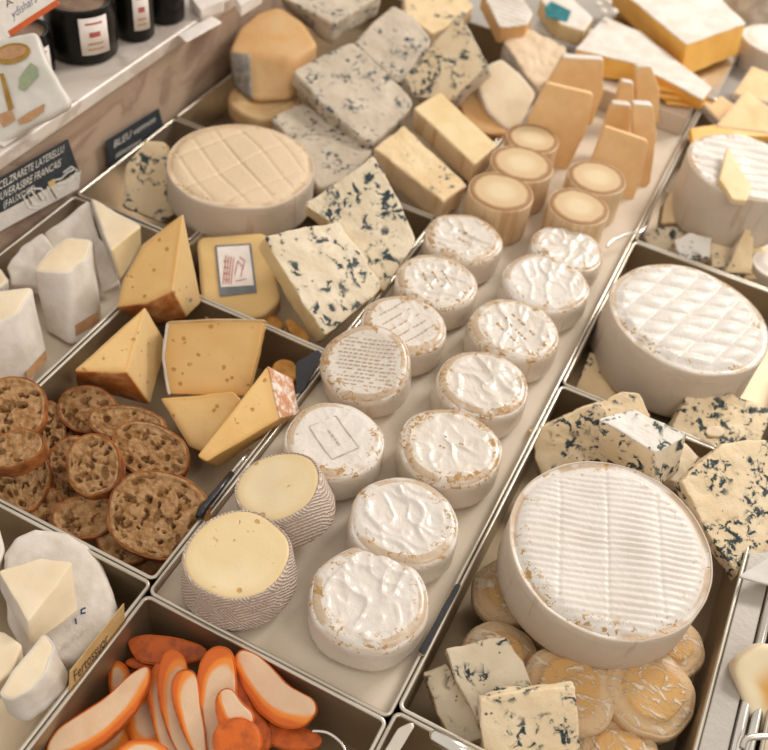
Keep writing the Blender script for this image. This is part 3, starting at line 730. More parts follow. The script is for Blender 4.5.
t = slab('yellow_cheese_block', 'flat yellow block with a framed paper sticker on top, in front of the beige wheel', 'cheese', None, top, -.004, .35, .0, .032,
         mats=dict(top='block_yellow', side='pale_rind', under='block_yellow'), parts={'rind': (['side'], .0008)}, body='paste', er=.005, cr=.012)
bpy.context.view_layer.update()
c, nv = planez(top, -.004, .35, 0)
stick('sticker_frame', [(215, 246), (251, 244), (257, 293), (220, 297)], c, nv, 'sticker_edge', t, .0008, .0008)
stick('sticker', [(217, 248), (249, 246), (254, 286), (221, 288)], c, nv, 'sticker', t, .0009, .0014, 'white paper sticker with red handwriting')
strokes('sticker_writing', [[(222+i*1.3, 285-i*0), (225+i*1.3, 256+i*.4)] if i % 2 else [(224, 262+i*3), (229, 263+i*3)] for i in range(0, 8)] +
        [[(235, 276), (238, 262), (243, 268), (241, 278)], [(240, 258), (245, 262), (243, 270)], [(236, 282), (246, 280)]], c, nv, .0009, 'ink_red', t, .0028)
LB = 'blue wedges on the left'
blu('blue_cheese_wedge', 'big square blue wedge leaning with dense dark veins, beside the labelled block', [(263, 236), (300, 228), (339, 222), (360, 250), (383, 288), (325, 337), (292, 285)], .045, .45, .35, .034, 'blue_paste_dense', 'cream_paste', LB, rough=(.002, 50), cr=.006)
blu('blue_cheese_wedge', 'tall blue wedge behind the square one, cream on the left and dark-veined on the right', [(304, 204), (340, 180), (374, 155), (397, 196), (416, 240), (384, 292), (345, 232)], .06, .6, .1, .035, 'blue_paste_dense', 'blue_paste', LB, cr=.006)
blu('blue_cheese_wedge', 'shadowed veined wedge standing in the small tray by the ledge', [(122, 206), (126, 165), (146, 141), (165, 142), (176, 213), (162, 222)], -.005, .9, 0, .025, 'blue_paste', 'pale_rind', LB)
CG = 'yellow cheese wedges on the left'
def com(label, top, z, a, b, bot=None, zb=None, th=None, mat='comte_paste', sides=None, parts=None, **k):
    m = dict(top=mat, side=mat, under=mat); m.update(sides or {})
    return slab('cheese_wedge', label, 'cheese', CG, top, z, a, b, th, bot, zb, m, parts=parts, body='paste', **k)
com('tall yellow wedge with an orange-brown rind foot, against the beige wheel', [(118, 307), (124, 280), (143, 245), (183, 213), (173, 291), (147, 303)], .045, .75, -.25,
    bot=[(122, 315), (130, 285), (150, 255), (201, 303), (187, 317), (160, 322)], zb=-.01, sides={3: 'comte_pale', 4: 'comte_rind', 5: 'comte_rind', 0: 'pale_rind', 1: 'pale_rind', 2: 'pale_rind'}, parts={'rind': ([4, 5, 0, 1, 2], .0012)}, er=.002, cr=.003)
com('yellow wedge with a glossy brown rind front, above the bread slices', [(75, 371), (145, 307), (127, 373)], .02, .35, -.05,
    bot=[(77, 385), (167, 345), (150, 404)], zb=-.035, sides={1: 'comte_pale', 2: 'comte_rind', 0: 'pale_rind'}, parts={'rind': ([2, 0], .0012)}, er=.002, cr=.003)
com('square-faced yellow piece with small holes and a pale rind edge, upright', [(168, 324), (215, 321), (264, 322), (258, 352), (247, 396), (170, 394), (164, 358)], .01, .95, 0, th=.028,
    sides={5: 'white_rind', 6: 'white_rind', 0: 'pale_rind', 1: 'pale_rind'}, parts={'rind': ([5, 6, 0, 1], .0032)}, er=.002)
com('low yellow wedge lying under the square-faced piece', [(161, 398), (200, 395), (232, 391), (241, 399), (206, 452), (190, 446)], -.02, .5, -.1, th=.03, sides={4: 'pale_rind', 5: 'pale_rind'}, parts={'rind': ([4, 5], .001)}, er=.002)
com('long yellow wedge with a pink and white rind end, beside the white rounds', [(267, 366), (280, 419), (206, 462), (197, 456)], .022, .4, .1, bot=[(291, 379), (299, 414), (217, 468), (205, 463)], zb=-.008,
    mat='comte_paste', sides={0: 'pink_rind'}, parts={'rind': ([0], .0014)}, er=.002)
# golden crackers
CK = 'golden crackers among the left trays'
for lb, pp, z in [('golden cracker half hidden below the square blue wedge', [(283, 322), (290, 316), (308, 332), (312, 342), (296, 342)], -.02),
                  ('small golden cracker between the labelled block and the blue wedge', [(262, 322), (270, 312), (286, 322), (280, 335)], -.03),
                  ('round golden cracker behind the wedge with the pink rind end', [(270, 366), (280, 357), (296, 361), (299, 376), (288, 386), (274, 380)], -.02)]:
    slab('cracker', lb, 'cracker', CK, pp, z, .3, 0, .012, mats=dict(top='cracker', side='cracker'), smooth=True)

# ------------------------------------------------------------------ bread slices
def bread(label, cx, cy, rx, ry, ang=0, z=-.03, a=0, b=0, th=.013, seed=1, big=1.0):
    rnd = random.Random(seed*7+3); pts = []
    ca, sa = math.cos(math.radians(ang)), math.sin(math.radians(ang))
    for k in range(14):
        t = 2*math.pi*k/14; q = 1+rnd.uniform(-.05, .05) + .06*max(0, -math.sin(t))
        x = rx*1.03*q*math.cos(t); y = ry*1.03*q*math.sin(t); pts.append((cx+ca*x-sa*y, cy+sa*x+ca*y))
    c, nv = planez(pts, z, a, b); R = (PP(cx+rx*ca, cy+rx*sa, c, nv)-c).length; R2 = (PP(cx-ry*sa, cy+ry*ca, c, nv)-c).length
    pits = []; A = R*R2*math.pi; k = int(A/.85e-4*big) + 8
    for _ in range(k):
        s = rnd.choice([.0014, .0018, .0024, .003, .0045 if rnd.random() < .6 else .002])
        pits.append((rnd.uniform(-R, R), rnd.uniform(-R, R), s*rnd.uniform(1, 1.9), s*rnd.uniform(.6, 1), rnd.uniform(0, 3.14), rnd.uniform(.5, 1)*min(.0085, s*3.2)))
    o1 = rnd.uniform(0, 50)
    def T(x, y, s):
        d = -.0012*abs(noise.noise(Vector((x*110, y*110, o1))))
        if s < .93:
            for (px, py, a1, b1, r, dp) in pits:
                dx, dy = x-px, y-py
                if abs(dx) > a1*1.2 or abs(dy) > a1*1.2: continue
                c1, s1 = math.cos(r), math.sin(r); q = ((c1*dx+s1*dy)/a1)**2 + ((-s1*dx+c1*dy)/b1)**2
                if q < 1: d -= dp*min(1, (1-q)*3.5)
        else: d += .0012
        return d
    return slab('bread_slice', label, 'bread', 'bread slices heaped in the left tray', pts, z, a, b, th, mats=dict(top='crumb', side='crust', under='crumb'), smooth=True, er=.0012,
                rough=(.0006, 60), step=.0016, rstep=.0012, topf=T, parts={'crust': (['side'], .0018)}, body='crumb')
bread('large bread slice cut off by the left edge, topmost at the back of the heap', 14, 409, 31, 30, 25, .022, .3, .1, seed=1)
bread('bread slice seen crust-on, below the topmost one at the left edge', 14, 449, 29, 16, -20, .018, .1, -.2, .016, seed=2)
bread('small bread slice half hidden right of the topmost left one', 50, 430, 14, 26, 0, -.03, .3, .2, seed=3)
bread('bread slice at the left edge under the crust-on one', 22, 481, 27, 32, 15, -.025, .3, 0, seed=4)
bread('round bread slice at the back of the heap, below the brown-rinded wedge', 87, 410, 29, 22, 10, -.02, .4, 0, seed=5)
bread('oval bread slice behind the two large right ones', 126, 424, 38, 17, 6, -.015, .3, 0, seed=6)
bread('bread slice mostly hidden behind the thick-crusted round one', 70, 470, 22, 32, 10, -.03, .3, 0, seed=7)
bread('round bread slice with a thick dark crust on its right, centre of the heap', 93, 466, 26, 29, 0, .0, .35, -.15, .018, seed=8)
bread('long bread slice at the right of the heap, under the square-faced yellow cheese', 151, 452, 39, 26, 25, -.008, .35, 0, seed=9)
bread('small bread slice above the tray divider, left of the front ones', 42, 507, 20, 20, 0, -.035, .2, 0, seed=10)
bread('bread slice between the small front one and the big one', 86, 517, 33, 20, -12, -.025, .3, 0, seed=11)
bread('bread slice just under the big front one, with a large hole', 124, 531, 28, 34, -20, -.03, .3, 0, seed=12)
bread('big bread slice with open crumb, nearest the right tray wall', 158, 516, 49, 43, 8, .0, .4, 0, seed=13, big=1.3)
bread('bread slice with only its dark crust showing, lowest beneath the big one', 138, 552, 34, 20, 10, -.045, .2, 0, seed=14)
bread('narrow bread slice in the dip behind the thick-crusted one', 60, 442, 20, 14, -30, -.045, .1, 0, seed=15)

# ------------------------------------------------------------------ narrow tray of tall white wedges
WG = 'white cheese wedges by the ledge'
def white(label, top, z, bot, zb, a=0, b=0, name='white_cheese_wedge', sides='white_rind', m=None, parts=True, cat='cheese', grp=WG, **k):
    mm = dict(top='pale_paste', side=sides, under='pale_paste'); mm.update(m or {})
    return slab(name, label, cat, grp, top, z, a, b, bot=bot, zb=zb, mats=mm, parts={'rind': (['side'], .0012)} if parts else None, body='paste', rough=(.0012, 35), **k)
white('cream wedge with a sharp corner pointing at the dark sign, furthest in the narrow tray', [(91, 198), (140, 226), (111, 250)], .035, [(98, 240), (141, 246), (120, 280)], -.01, m={1: 'cream_paste'}, er=.002)
slab('rind_piece', 'flat white rind piece leaning behind the front wedge, nearest the dark sign', 'cheese', WG, [(44, 233), (88, 201), (98, 238), (86, 252), (55, 250)], .01, .5, 0, .02, mats=dict(top='white_rind', side='white_rind'), rough=(.0025, 30))
slab('rind_piece', 'rounded white rind piece at the left, behind the front wedge', 'cheese', WG, [(6, 268), (20, 246), (42, 232), (60, 256), (40, 286), (10, 284)], .005, .3, 0, .02, mats=dict(top='white_rind', side='white_rind'), rough=(.0025, 30))
slab('rind_piece', 'white rind piece standing between the front wedge and the far cream wedge', 'cheese', WG, [(92, 232), (108, 245), (119, 284), (102, 292), (94, 262)], -.005, .6, 0, .014, mats=dict(top='white_rind', side='white_rind'), rough=(.0025, 30))
t = white('tall white-rinded wedge with a cream top and a gold strip low on its side', [(33, 270), (50, 250), (67, 238), (91, 239), (87, 258), (68, 272)], .038, [(46, 330), (58, 312), (76, 300), (101, 308), (98, 331), (71, 345)], -.038, er=.003, cr=.006)
white('tall white-rinded wedge nearest the camera in the narrow tray, cut off at the left', [(-18, 292), (32, 287), (17, 313), (-18, 328)], .045, [(-18, 368), (47, 352), (30, 384), (-18, 402)], -.03, er=.003, cr=.006)
white('white wedge at the left edge, mostly outside the picture', [(-18, 270), (0, 268), (8, 280), (0, 287), (-18, 287)], .02, [(-18, 300), (2, 300), (10, 310), (2, 318), (-18, 318)], -.03, er=.003)
# ------------------------------------------------------------------ lower left tray
LG = 'cut white cheeses in the lower left tray'
slab('brie_half', 'rounded white soft cheese in the lower left tray with a cream wedge on it', 'cheese', LG, [(1, 552), (12, 536), (32, 528), (66, 530), (88, 544), (102, 566), (116, 602), (112, 626), (72, 664), (30, 668), (6, 620)], -.004, .2, 0, .035,
     mats=dict(top='white_rind', side='white_rind'), er=.009, rough=(.002, 25), topf=lambda x, y, s: .0012*math.sin(x*260)*max(0, s-.55)*2*(1 if s < .97 else 0))
white('cream wedge lying on the rounded white cheese', [(-2, 571), (40, 558), (73, 562), (28, 622)], .035, [(0, 590), (46, 572), (79, 611), (31, 646)], .005, er=.0015, m={2: 'pale_paste', 1: 'pale_paste', 0: 'pale_paste'}, grp=LG, parts=False)
white('small cut cheese with a bright white scalloped rind, front of the lower left tray', [(0, 694), (14, 671), (43, 634), (53, 646), (45, 671), (30, 688), (11, 698)], .03, [(6, 712), (20, 690), (50, 655), (68, 674), (64, 693), (46, 709), (26, 723)], -.005, er=.002, cr=.004, grp=LG)
white('cream piece at the left edge behind the small scalloped cheese', [(-15, 628), (5, 630), (22, 644), (12, 672), (-15, 694)], .02, [(-15, 648), (5, 650), (24, 660), (14, 690), (-15, 712)], -.01, m=dict(side='pale_paste'), parts=False, grp=LG, er=.003)
white('white rind edge of a cheese at the left edge above the cream wedge', [(-18, 528), (0, 528), (5, 548), (0, 562), (-18, 566)], .0, [(-18, 540), (0, 540), (6, 560), (0, 575), (-18, 580)], -.03, m=dict(top='white_rind'), parts=False, grp=LG, er=.004)
wheel('soft_cheese', 'pale soft cheese low in the corner of the lower left tray', LG, 5, 712, .09, .03, -.04, dict(top='pale_paste', side='white_rind'), topf=soft(2))
# paper name tag on the tray wall
X0 = -.3425
c = PX(96, 648, X0); nv = Vector((1, 0, 0))
t = tag(stick('paper_tag', [(123, 603), (124, 624), (68, 693), (69, 671)], c, nv, 'tag_paper', None, .0008), 'tan paper name tag with handwriting, standing on the lower left tray edge', 'tag')
def text(s, pxa, pxb, hpx, c, nv, mat, parent, name='lettering', lift=.0024, shear=0.0, ext=.0002):
    """text from baseline pixel pxa to pxb on the plane (c, nv), scaled to that width"""
    cu = bpy.data.curves.new(name, 'FONT'); cu.body = s; cu.extrude = 0; cu.shear = shear; cu.resolution_u = 2
    tmp = bpy.data.objects.new('tmp', cu); C.collection.objects.link(tmp); bpy.context.view_layer.update()
    me = bpy.data.meshes.new_from_object(tmp.evaluated_get(bpy.context.evaluated_depsgraph_get())); bpy.data.objects.remove(tmp)
    if not len(me.vertices): return None
    A = PP(*pxa, c, nv); B = PP(*pxb, c, nv); e = (B-A); Wd = e.length; e.normalize(); up = nv.cross(e)
    H_ = PP(pxa[0], pxa[1]-hpx, c, nv); hh = abs((H_-A).dot(up))
    mx = max(v.co.x for v in me.vertices); my = max(v.co.y for v in me.vertices)
    inv = parent.matrix_world.inverted() if parent else Matrix()
    for v in me.vertices:
        v.co = inv @ (A + e*(v.co.x/mx*Wd) + up*(v.co.y/my*hh) + nv*(lift+v.co.z))
    return link(name, me, parent, [mat])
bpy.context.view_layer.update()
text('Fertossuor', (73, 682), (107, 641), 12, c, nv, 'ink_brown', t, lift=.0016)

# ------------------------------------------------------------------ orange-rimmed slices
OG = 'orange-rimmed slices in the front tray'
def osl(label, pts, z, a=.3, b=0, th=.007, skin=False, smooth=True, rd=None):
    m = dict(top='slice_skin' if skin else 'slice_flesh', side='slice_skin', under='slice_flesh')
    def T(x, y, s): return .0012*noise.noise(Vector((x*30, y*30, z*90)))
    return slab('squash_slice', label, 'slice', OG, pts, z, a, b, th, mats=m, smooth=smooth, er=.002, rough=(.001, 30), rstep=.003, step=.003, topf=T, body='flesh', rimdir=rd, cr=.008,
                parts={'skin': (['side'], .0008)})
osl('large pale slice with a wavy left edge, frontmost on the left', [(46, 748), (56, 730), (84, 712), (107, 697), (132, 673), (149, 664), (149, 682), (136, 708), (115, 732), (95, 747), (72, 758), (50, 760)], -.015, .25, 0, .014, smooth=False, rd=(.6, .8))
osl('orange slice lying skin up along the back of the tray', [(126, 638), (148, 634), (178, 638), (208, 649), (204, 660), (180, 664), (142, 664), (132, 654)], -.03, .3, 0, .012, True)
osl('thin skin-up slice just below the one at the back', [(122, 662), (140, 656), (166, 658), (170, 668), (140, 670)], -.04, .2, 0, .008, True)
osl('small slice peeking out left of the pile', [(108, 672), (113, 660), (122, 662), (132, 676), (118, 700), (108, 692)], -.04, .2, 0, .007)
osl('thin curved slice behind the pale one in the centre', [(150, 672), (160, 658), (164, 690), (172, 725), (184, 760), (164, 760), (150, 715), (147, 690)], -.03, .3, 0, .008, rd=(-1, 0))
osl('curved slice with a pale centre, left of the middle', [(158, 668), (166, 650), (178, 649), (187, 662), (187, 690), (196, 722), (212, 760), (180, 760), (164, 722), (157, 690)], -.018, .35, 0, .010, rd=(-.9, -.3))
osl('mostly orange slice leaning on the curved one', [(170, 684), (180, 669), (196, 671), (199, 700), (206, 740), (206, 762), (192, 752), (176, 716)], -.01, .35, 0, .010, rd=(-1, .1))
osl('tall round-topped pale slice in the centre of the pile', [(197, 676), (203, 654), (217, 645), (231, 650), (236, 674), (236, 704), (226, 755), (208, 758), (199, 715)], -.005, .45, 0, .011, rd=(-.8, -.6))
osl('short slice overlapping the foot of the round-topped one', [(214, 702), (221, 689), (232, 688), (242, 704), (256, 716), (246, 736), (220, 732)], .004, .4, 0, .010, rd=(-.7, .7))
osl('broad pale slice leaning on the right of the pile', [(233, 660), (240, 649), (256, 654), (272, 668), (288, 686), (314, 700), (317, 711), (304, 728), (280, 728), (258, 712), (243, 688)], -.006, .4, -.1, .014, smooth=False, rd=(-.6, .8))
osl('skin-up slice lying below the broad right one', [(264, 722), (286, 722), (322, 734), (320, 748), (292, 750), (266, 742)], -.03, .2, 0, .01, True)
osl('dark orange slice standing left of the broad right one', [(233, 668), (240, 676), (254, 708), (272, 730), (270, 752), (250, 745), (235, 705)], -.02, .35, 0, .008, True)
osl('skin-up slice at the bottom edge, centre of the pile', [(212, 728), (240, 714), (260, 728), (262, 756), (214, 758)], .0, .3, 0, .009, True)
osl('rounded slice at the bottom edge, left of centre', [(116, 750), (134, 738), (160, 742), (174, 756), (118, 764)], -.005, .25, 0, .009)
osl('pale slice deep between the large left and the thin curved slice', [(126, 704), (148, 684), (158, 720), (166, 748), (130, 748)], -.045, .2, 0, .008)
osl('slice lowest in the pile under the large pale left one', [(70, 730), (110, 700), (140, 720), (120, 760), (80, 765)], -.055, .1, 0, .01)
osl('slice lowest in the pile under the broad right one', [(200, 690), (250, 680), (290, 720), (270, 750), (210, 745)], -.055, .1, 0, .012, True)

# ------------------------------------------------------------------ heap in the back left tray
BL = 'grey-rinded cheeses in the back left tray'
slab('ball_cheese_half', 'rounded orange-tan cheese chunk with a grey papery left side, beside the ledge', 'cheese', BL, [(228, 52), (238, 27), (256, 12), (278, 5), (302, 19), (319, 44), (292, 58), (250, 53)], .075, .1, 0,
     bot=[(230, 84), (242, 66), (258, 52), (280, 45), (304, 56), (316, 76), (290, 102), (253, 104)], zb=.02, mats={'top': 'orange_ball_rind', 'side': 'orange_ball_rind', 7: 'wedge_label_grey', 'under': 'orange_ball_rind'}, parts={'grey_side': ([7], .001)}, body='cheese_body', er=.008, cr=.012)
wheel('flat_round_cheese', 'flat beige round under the orange-tan chunk', BL, 265, 96, .115, .035, .012, dict(top='pale_rind', side='pale_rind'), topf=soft(5), er=.01)
GB = dict(mat='blue_grey_rind', side='blue_grey_rind', grp=BL, rough=(.0022, 40), cr=.01, er=.005)
blu('blue_cheese_slab', 'large grey-rinded blue slab lying across the middle of the back heap', [(292, 70), (322, 54), (354, 41), (384, 70), (415, 100), (408, 112), (372, 146), (330, 112)], .055, .25, .1, .028, **GB)
blu('blue_cheese_slab', 'grey-rinded blue slab behind the large one', [(353, 42), (374, 20), (394, 4), (416, 18), (433, 40), (399, 84), (376, 64)], .06, .25, .05, .028, **GB)
blu('blue_cheese_block', 'grey-rinded blue block at the top edge, beside the orange-tan chunk', [(276, -6), (320, -22), (384, -8), (334, 24)], .095, .05, 0, bot=[(285, 10), (322, 0), (380, 14), (328, 46)], zb=.05, **GB)
blu('blue_cheese_block', 'cream blue chunk at the top edge behind the tall wedge', [(404, -14), (456, -14), (474, 6), (452, 24), (432, 34), (404, 12)], .075, .2, 0, .035, 'blue_light', 'blue_light', BL, cr=.006)
blu('blue_cheese_wedge', 'tall blue wedge with a veined cream face and speckled white rind behind', [(404, 78), (459, 14), (487, 66), (452, 100), (415, 96)], .075, 1.0, -.45, .04, 'blue_paste', 'blue_grey_rind', BL, m={'under': 'blue_paste'}, parts={'rind': (['side'], .001)}, body='paste', cr=.004)
blu('blue_cheese_slab', 'low grey-rinded blue slab between the beige wheel and the large slab', [(270, 118), (300, 102), (330, 116), (374, 150), (350, 178), (318, 190), (300, 150)], .015, .1, 0, .04, **GB)
blu('blue_cheese_slab', 'grey blue piece under the edge of the large slab, left of the brick pieces', [(340, 140), (365, 142), (385, 160), (372, 172), (345, 180)], .0, .1, 0, .03, **GB)
slab('cream_cheese_wedge', 'cream wedge with a brown rind side, beside the tall golden slabs', 'cheese', BL, [(478, 84), (488, 65), (502, 59), (520, 74), (536, 93), (522, 122), (508, 130), (488, 112)], .05, .75, .1, .03,
     mats=dict(top='pale_paste', side='white_rind', under='pale_paste'), parts={'rind': (['side'], .001)}, body='paste', cr=.008)
slab('cheese_chunk', 'brown-rinded chunk below the cream wedge', 'cheese', BL, [(458, 98), (476, 84), (500, 120), (508, 134), (486, 134), (466, 122)], .02, .4, 0, .04, mats=dict(top='orange_ball_rind', side='orange_ball_rind'), cr=.008)
slab('brick_cheese', 'tan brick of cheese with a ribbed side, at the corner of the back tray', 'cheese', BL, [(414, 108), (440, 92), (497, 145), (474, 164)], .05, .1, 0, bot=[(412, 128), (438, 112), (490, 165), (470, 184)], zb=.015,
     mats=dict(top='cream_paste', side='log_side', under='cream_paste'), parts={'ribbed_side': (['side'], .001)}, body='paste', er=.003, cr=.004)
blu('brick_cheese', 'brick of pale blue-veined cheese with a ribbed side, left of the plain tan brick', [(374, 148), (404, 126), (467, 185), (443, 201)], .04, .1, 0, bot=[(373, 170), (402, 150), (460, 206), (437, 222)], zb=.0, mat='blue_light', side='log_side', grp=BL,
    m={'under': 'cream_paste'}, parts={'ribbed_side': (['side'], .001)}, body='paste', cr=.004, er=.003)
slab('striped_brie_piece', 'white piece with grooved top at the top edge, right of the tall wedge', 'cheese', BL, [(482, -8), (515, -12), (533, 14), (527, 25), (500, 28)], .085, .1, 0, .03, mats=dict(top='white_rind', side='orange_ball_rind', under='cream_paste'),
     parts={'rind': (['top'], .0012)}, body='paste', topf=lambda x, y, s: .0016*math.sin(y*520), cr=.006, rstep=.002)
slab('rustic_cheese', 'tan bumpy-rinded slab between the blue wedge and the golden slabs', 'cheese', BL, [(503, 42), (527, 27), (566, 46), (568, 58), (540, 90), (522, 70)], .05, .2, 0, .035, mats=dict(top='aged_round_rind', side='grey_rind'), rough=(.003, 45), cr=.006)
top = [(540, -2), (560, -14), (594, 18), (584, 31), (560, 24)]
t = slab('packed_cheese', 'packed pale cheese with a teal label at the top edge', 'cheese', None, top, .07, .2, 0, .035, mats=dict(top='white_rind', side='cream_paste'), cr=.004)
bpy.context.view_layer.update(); c, nv = planez(top, .07, .2, 0)
stick('teal_label', [(545, 8), (551, 2), (571, 12), (567, 22), (546, 18)], c, nv, 'teal_label', t, .0012, .0008, 'dark teal printed label')
slab('serving_plate', 'pale plate under the packed cheese with the teal label', 'plate', None, [(540, 14), (596, 30), (580, 44), (534, 30)], .03, 0, 0, .005, mats=dict(top='sign_white', side='sign_white'), er=.0015)
# small white blossoms of a price clip
t = thing('flower_sprig', 'tiny white blossoms between the two yellow blocks at the top edge', 'flower', tuple(P(603, 14, .07)))
for i, (x, y) in enumerate([(598, 5), (608, 3), (603, 12), (614, 12)]):
    q = P(x, y, .078) - P(603, 14, .07)
    lathe('blossom', [(.001, -.003), (.006, -.001), (.0075, .002), (.005, .005), (.001, .006)], 'white_rind', t, 12, loc=tuple(q))
tube('stem', [(0, 0, -.045), (.002, 0, -.02), (0, .002, .004)], .0012, 'green_cheese_print', t)

# ------------------------------------------------------------------ wall signs
def sign(label, quad, x, mat='slate'):
    c = PX(quad[0][0], quad[0][1], x); nv = Vector((1, 0, 0))
    return c, nv, tag(stick('price_sign', quad, c, nv, mat, None, .0012), label, 'sign', 'slate signs on the marble riser')
c, nv, t = sign('dark sign with white lettering and a small cheese drawing, nearest the left edge', [(-22, 190), (67, 139), (80, 176), (-22, 232)], -.793)
bpy.context.view_layer.update()
stick('white_strip', [(-22, 224), (80, 170), (78, 188), (-22, 242)], c, nv, 'sign_white', t, .0004, .0014, 'white lower strip of the sign')
text('LECCELZRARETE LATERELLU', (-14, 196), (63, 151), 8, c, nv, 'chalk_white', t, shear=.2)
text('NOUVERASBRE FRANCAIS', (-12, 206), (60, 165), 8, c, nv, 'chalk_white', t, shear=.3)
text('(FAUXOISE)', (2, 208), (34, 190), 7, c, nv, 'chalk_white', t)
sk = [[(22, 196), (27, 207), (38, 208), (46, 200), (40, 188), (30, 188), (22, 196)], [(27, 196), (32, 205), (40, 203)], [(30, 190), (37, 200), (44, 196)], [(46, 186), (52, 200), (56, 190), (62, 186)],
      [(52, 180), (60, 178), (66, 172), (74, 168)], [(56, 184), (66, 182), (74, 176), (78, 178)], [(62, 172), (70, 166), (76, 170), (70, 178)]]
strokes('cheese_drawing', sk, c, nv, .0022, 'chalk_white', t, .0022)
strokes('cheese_drawing_lines', [[(24, 192), (30, 203)], [(34, 191), (40, 200)], [(49, 188), (55, 198)], [(60, 180), (68, 176)]], c, nv, .0014, 'ink_brown', t, .0024)
stick('drawn_crumb', [(46, 182), (52, 178), (54, 183), (48, 187)], c, nv, 'tag_paper', t, .0003, .0026)
c, nv, t = sign('dark sign with two short lines of white lettering, right of the larger sign', [(105, 141), (158, 108), (164, 131), (109, 166)], -.793)
bpy.context.view_layer.update()
text('BLEU vennon', (112, 148), (154, 121), 7, c, nv, 'chalk_white', t, shear=.2)
text('saisonniers', (114, 158), (140, 143), 6, c, nv, 'chalk_white', t, shear=.2)

# ------------------------------------------------------------------ things on the ledge
ZL = .127
def jar(px, py, label, r, h, rot, lab=None, tilt=0, open_top=True, lab_h=(.018, .07)):
    p = P(px, py, ZL); t = thing('black_jar', label, 'jar', tuple(p), 'black jars on the marble ledge'); t.rotation_euler = (0, 0, rot)
    prof = [(r*.86, .0), (r*.97, .004), (r*1.0, h*.3), (r, h*.75), (r*.93, h*.95), (r*.95, h), (r*.88, h), (r*.86, h*.93), (r*.8, h*.9)]
    lathe('jar_body', prof, 'jar_glaze', t, 64)
    lathe('contents', [(r*.80, h*.90), (r*.82, h*.925), (r*.4, h*.93)], 'terrine', t, 40)
    rr = r*1.012; V, Fc = [], []
    a0, a1 = -.42, .42; K = 14; z0, z1 = lab_h
    for i in range(K+1):
        a = a0+(a1-a0)*i/K
        for z in (z0, z1):
            V.append(Vector((rr*math.cos(a), rr*math.sin(a), z))); V.append(Vector(((rr-.001)*math.cos(a), (rr-.001)*math.sin(a), z)))
    for i in range(K):
        b = i*4; Fc += [(b, b+4, b+6, b+2), (b+1, b+3, b+7, b+5), (b+2, b+6, b+7, b+3), (b, b+1, b+5, b+4)]
    Fc += [(0, 2, 3, 1), (K*4, K*4+1, K*4+3, K*4+2)]
    l = link('jar_label', mesh(V, Fc, 'jar_label'), t, ['sticker'])
    for k, (zz, ww, hh) in enumerate([(.85, .25, .05), (.55, .16, .14), (.3, .22, .05), (.15, .24, .04)]):
        V, Fc = [], []
        for i in range(7):
            a = -ww+2*ww*i/6
            for z in (z0+(z1-z0)*(zz-hh/2), z0+(z1-z0)*(zz+hh/2)): V.append(Vector(((rr+.0004)*math.cos(a), (rr+.0004)*math.sin(a), z)))
        for i in range(6): Fc.append((i*2, i*2+2, i*2+3, i*2+1))
        link('label_print', mesh(V, Fc, 'label_print'), l, ['ink_red' if k < 2 else 'print_ochre'])
    return t
bpy.context.view_layer.update()
jar(84, 50, 'short black open jar with a white label, largest on the ledge', .048, .078, -.5)
jar(135, 34, 'tall black jar with a hanging white tag, between two other black jars', .029, .125, -.5, lab_h=(.02, .075))
jar(165, 17, 'slim black jar at the right end of the row of jars', .03, .125, -.25, lab_h=(.055, .115))
jar(32, 70, 'black jar mostly hidden behind the white pouch', .032, .06, -.3, lab_h=(.005, .045))
jar(112, -8, 'dark jar at the top edge behind the other jars', .03, .09, -.9)
# white pouch with a printed picture
top = [(-12, 42), (36, 30), (47, 62), (72, 104), (-12, 150)]
t = slab('white_pouch', 'white printed pouch leaning back on the ledge, left of the black jars', 'packet', None, top, .188, 1.0, .15, .02, mats=dict(top='pouch_white', side='pouch_white'), er=.006, cr=.01, rough=(.0016, 25))
bpy.context.view_layer.update(); c, nv = planez(top, .188, 1.0, .15)
def ell(cx, cy, rx, ry, ang, n=28):
    a = math.radians(ang); return [(cx+rx*math.cos(t)*math.cos(a)-ry*math.sin(t)*math.sin(a), cy+rx*math.cos(t)*math.sin(a)+ry*math.sin(t)*math.cos(a)) for t in [2*math.pi*i/n for i in range(n)]]
stick('printed_cup', ell(12, 54, 19, 10, -12), c, nv, 'gold', t, .0004, .0018)
stick('printed_cup_rim', ell(12, 53, 15, 6.5, -12), c, nv, 'print_ochre', t, .0003, .0024)
stick('printed_leaf', [(20, 78), (31, 63), (38, 68), (39, 76), (25, 91), (19, 89)], c, nv, 'green_cheese_print', t, .0004, .0018)
stick('printed_stripe', [(0, 74), (4, 74), (14, 108), (9, 112)], c, nv, 'gold', t, .0004, .0018)
stick('printed_crumbs', [(18, 120), (30, 112), (45, 104), (44, 112), (30, 122), (20, 125)], c, nv, 'print_ochre', t, .0004, .0018)
stick('printed_patch', [(-4, 116), (12, 110), (16, 120), (4, 128)], c, nv, 'print_ochre', t, .0004, .0018)
tag(boxes([(-.905, -.795, .74, .872, .1275, .131)], 'white_board', 'sign_white', None, .001), 'flat white card board lying under the pouch on the ledge', 'board')
# placard
c = PX(20, 20, -.85) ; nv = Vector((.93, -.2, .33)).normalized()
t = tag(stick('placard', [(-25, 8), (40, -22), (59, 3), (10, 36), (-22, 56)], c, nv, 'sign_white', None, .0015), 'white card with blue script and an orange lower stripe, top left corner', 'sign')
bpy.context.view_layer.update()
stick('orange_stripe', [(7, 31), (56, -1), (59, 4), (10, 36)], c, nv, 'stripe_orange', t, .0006, .0018)
text('ydishars', (12, 19), (37, 1), 10, c, nv, 'ink_blue', t, shear=.3, lift=.002)
text('A', (6, 8), (13, 3), 8, c, nv, 'ink_brown', t, lift=.002)
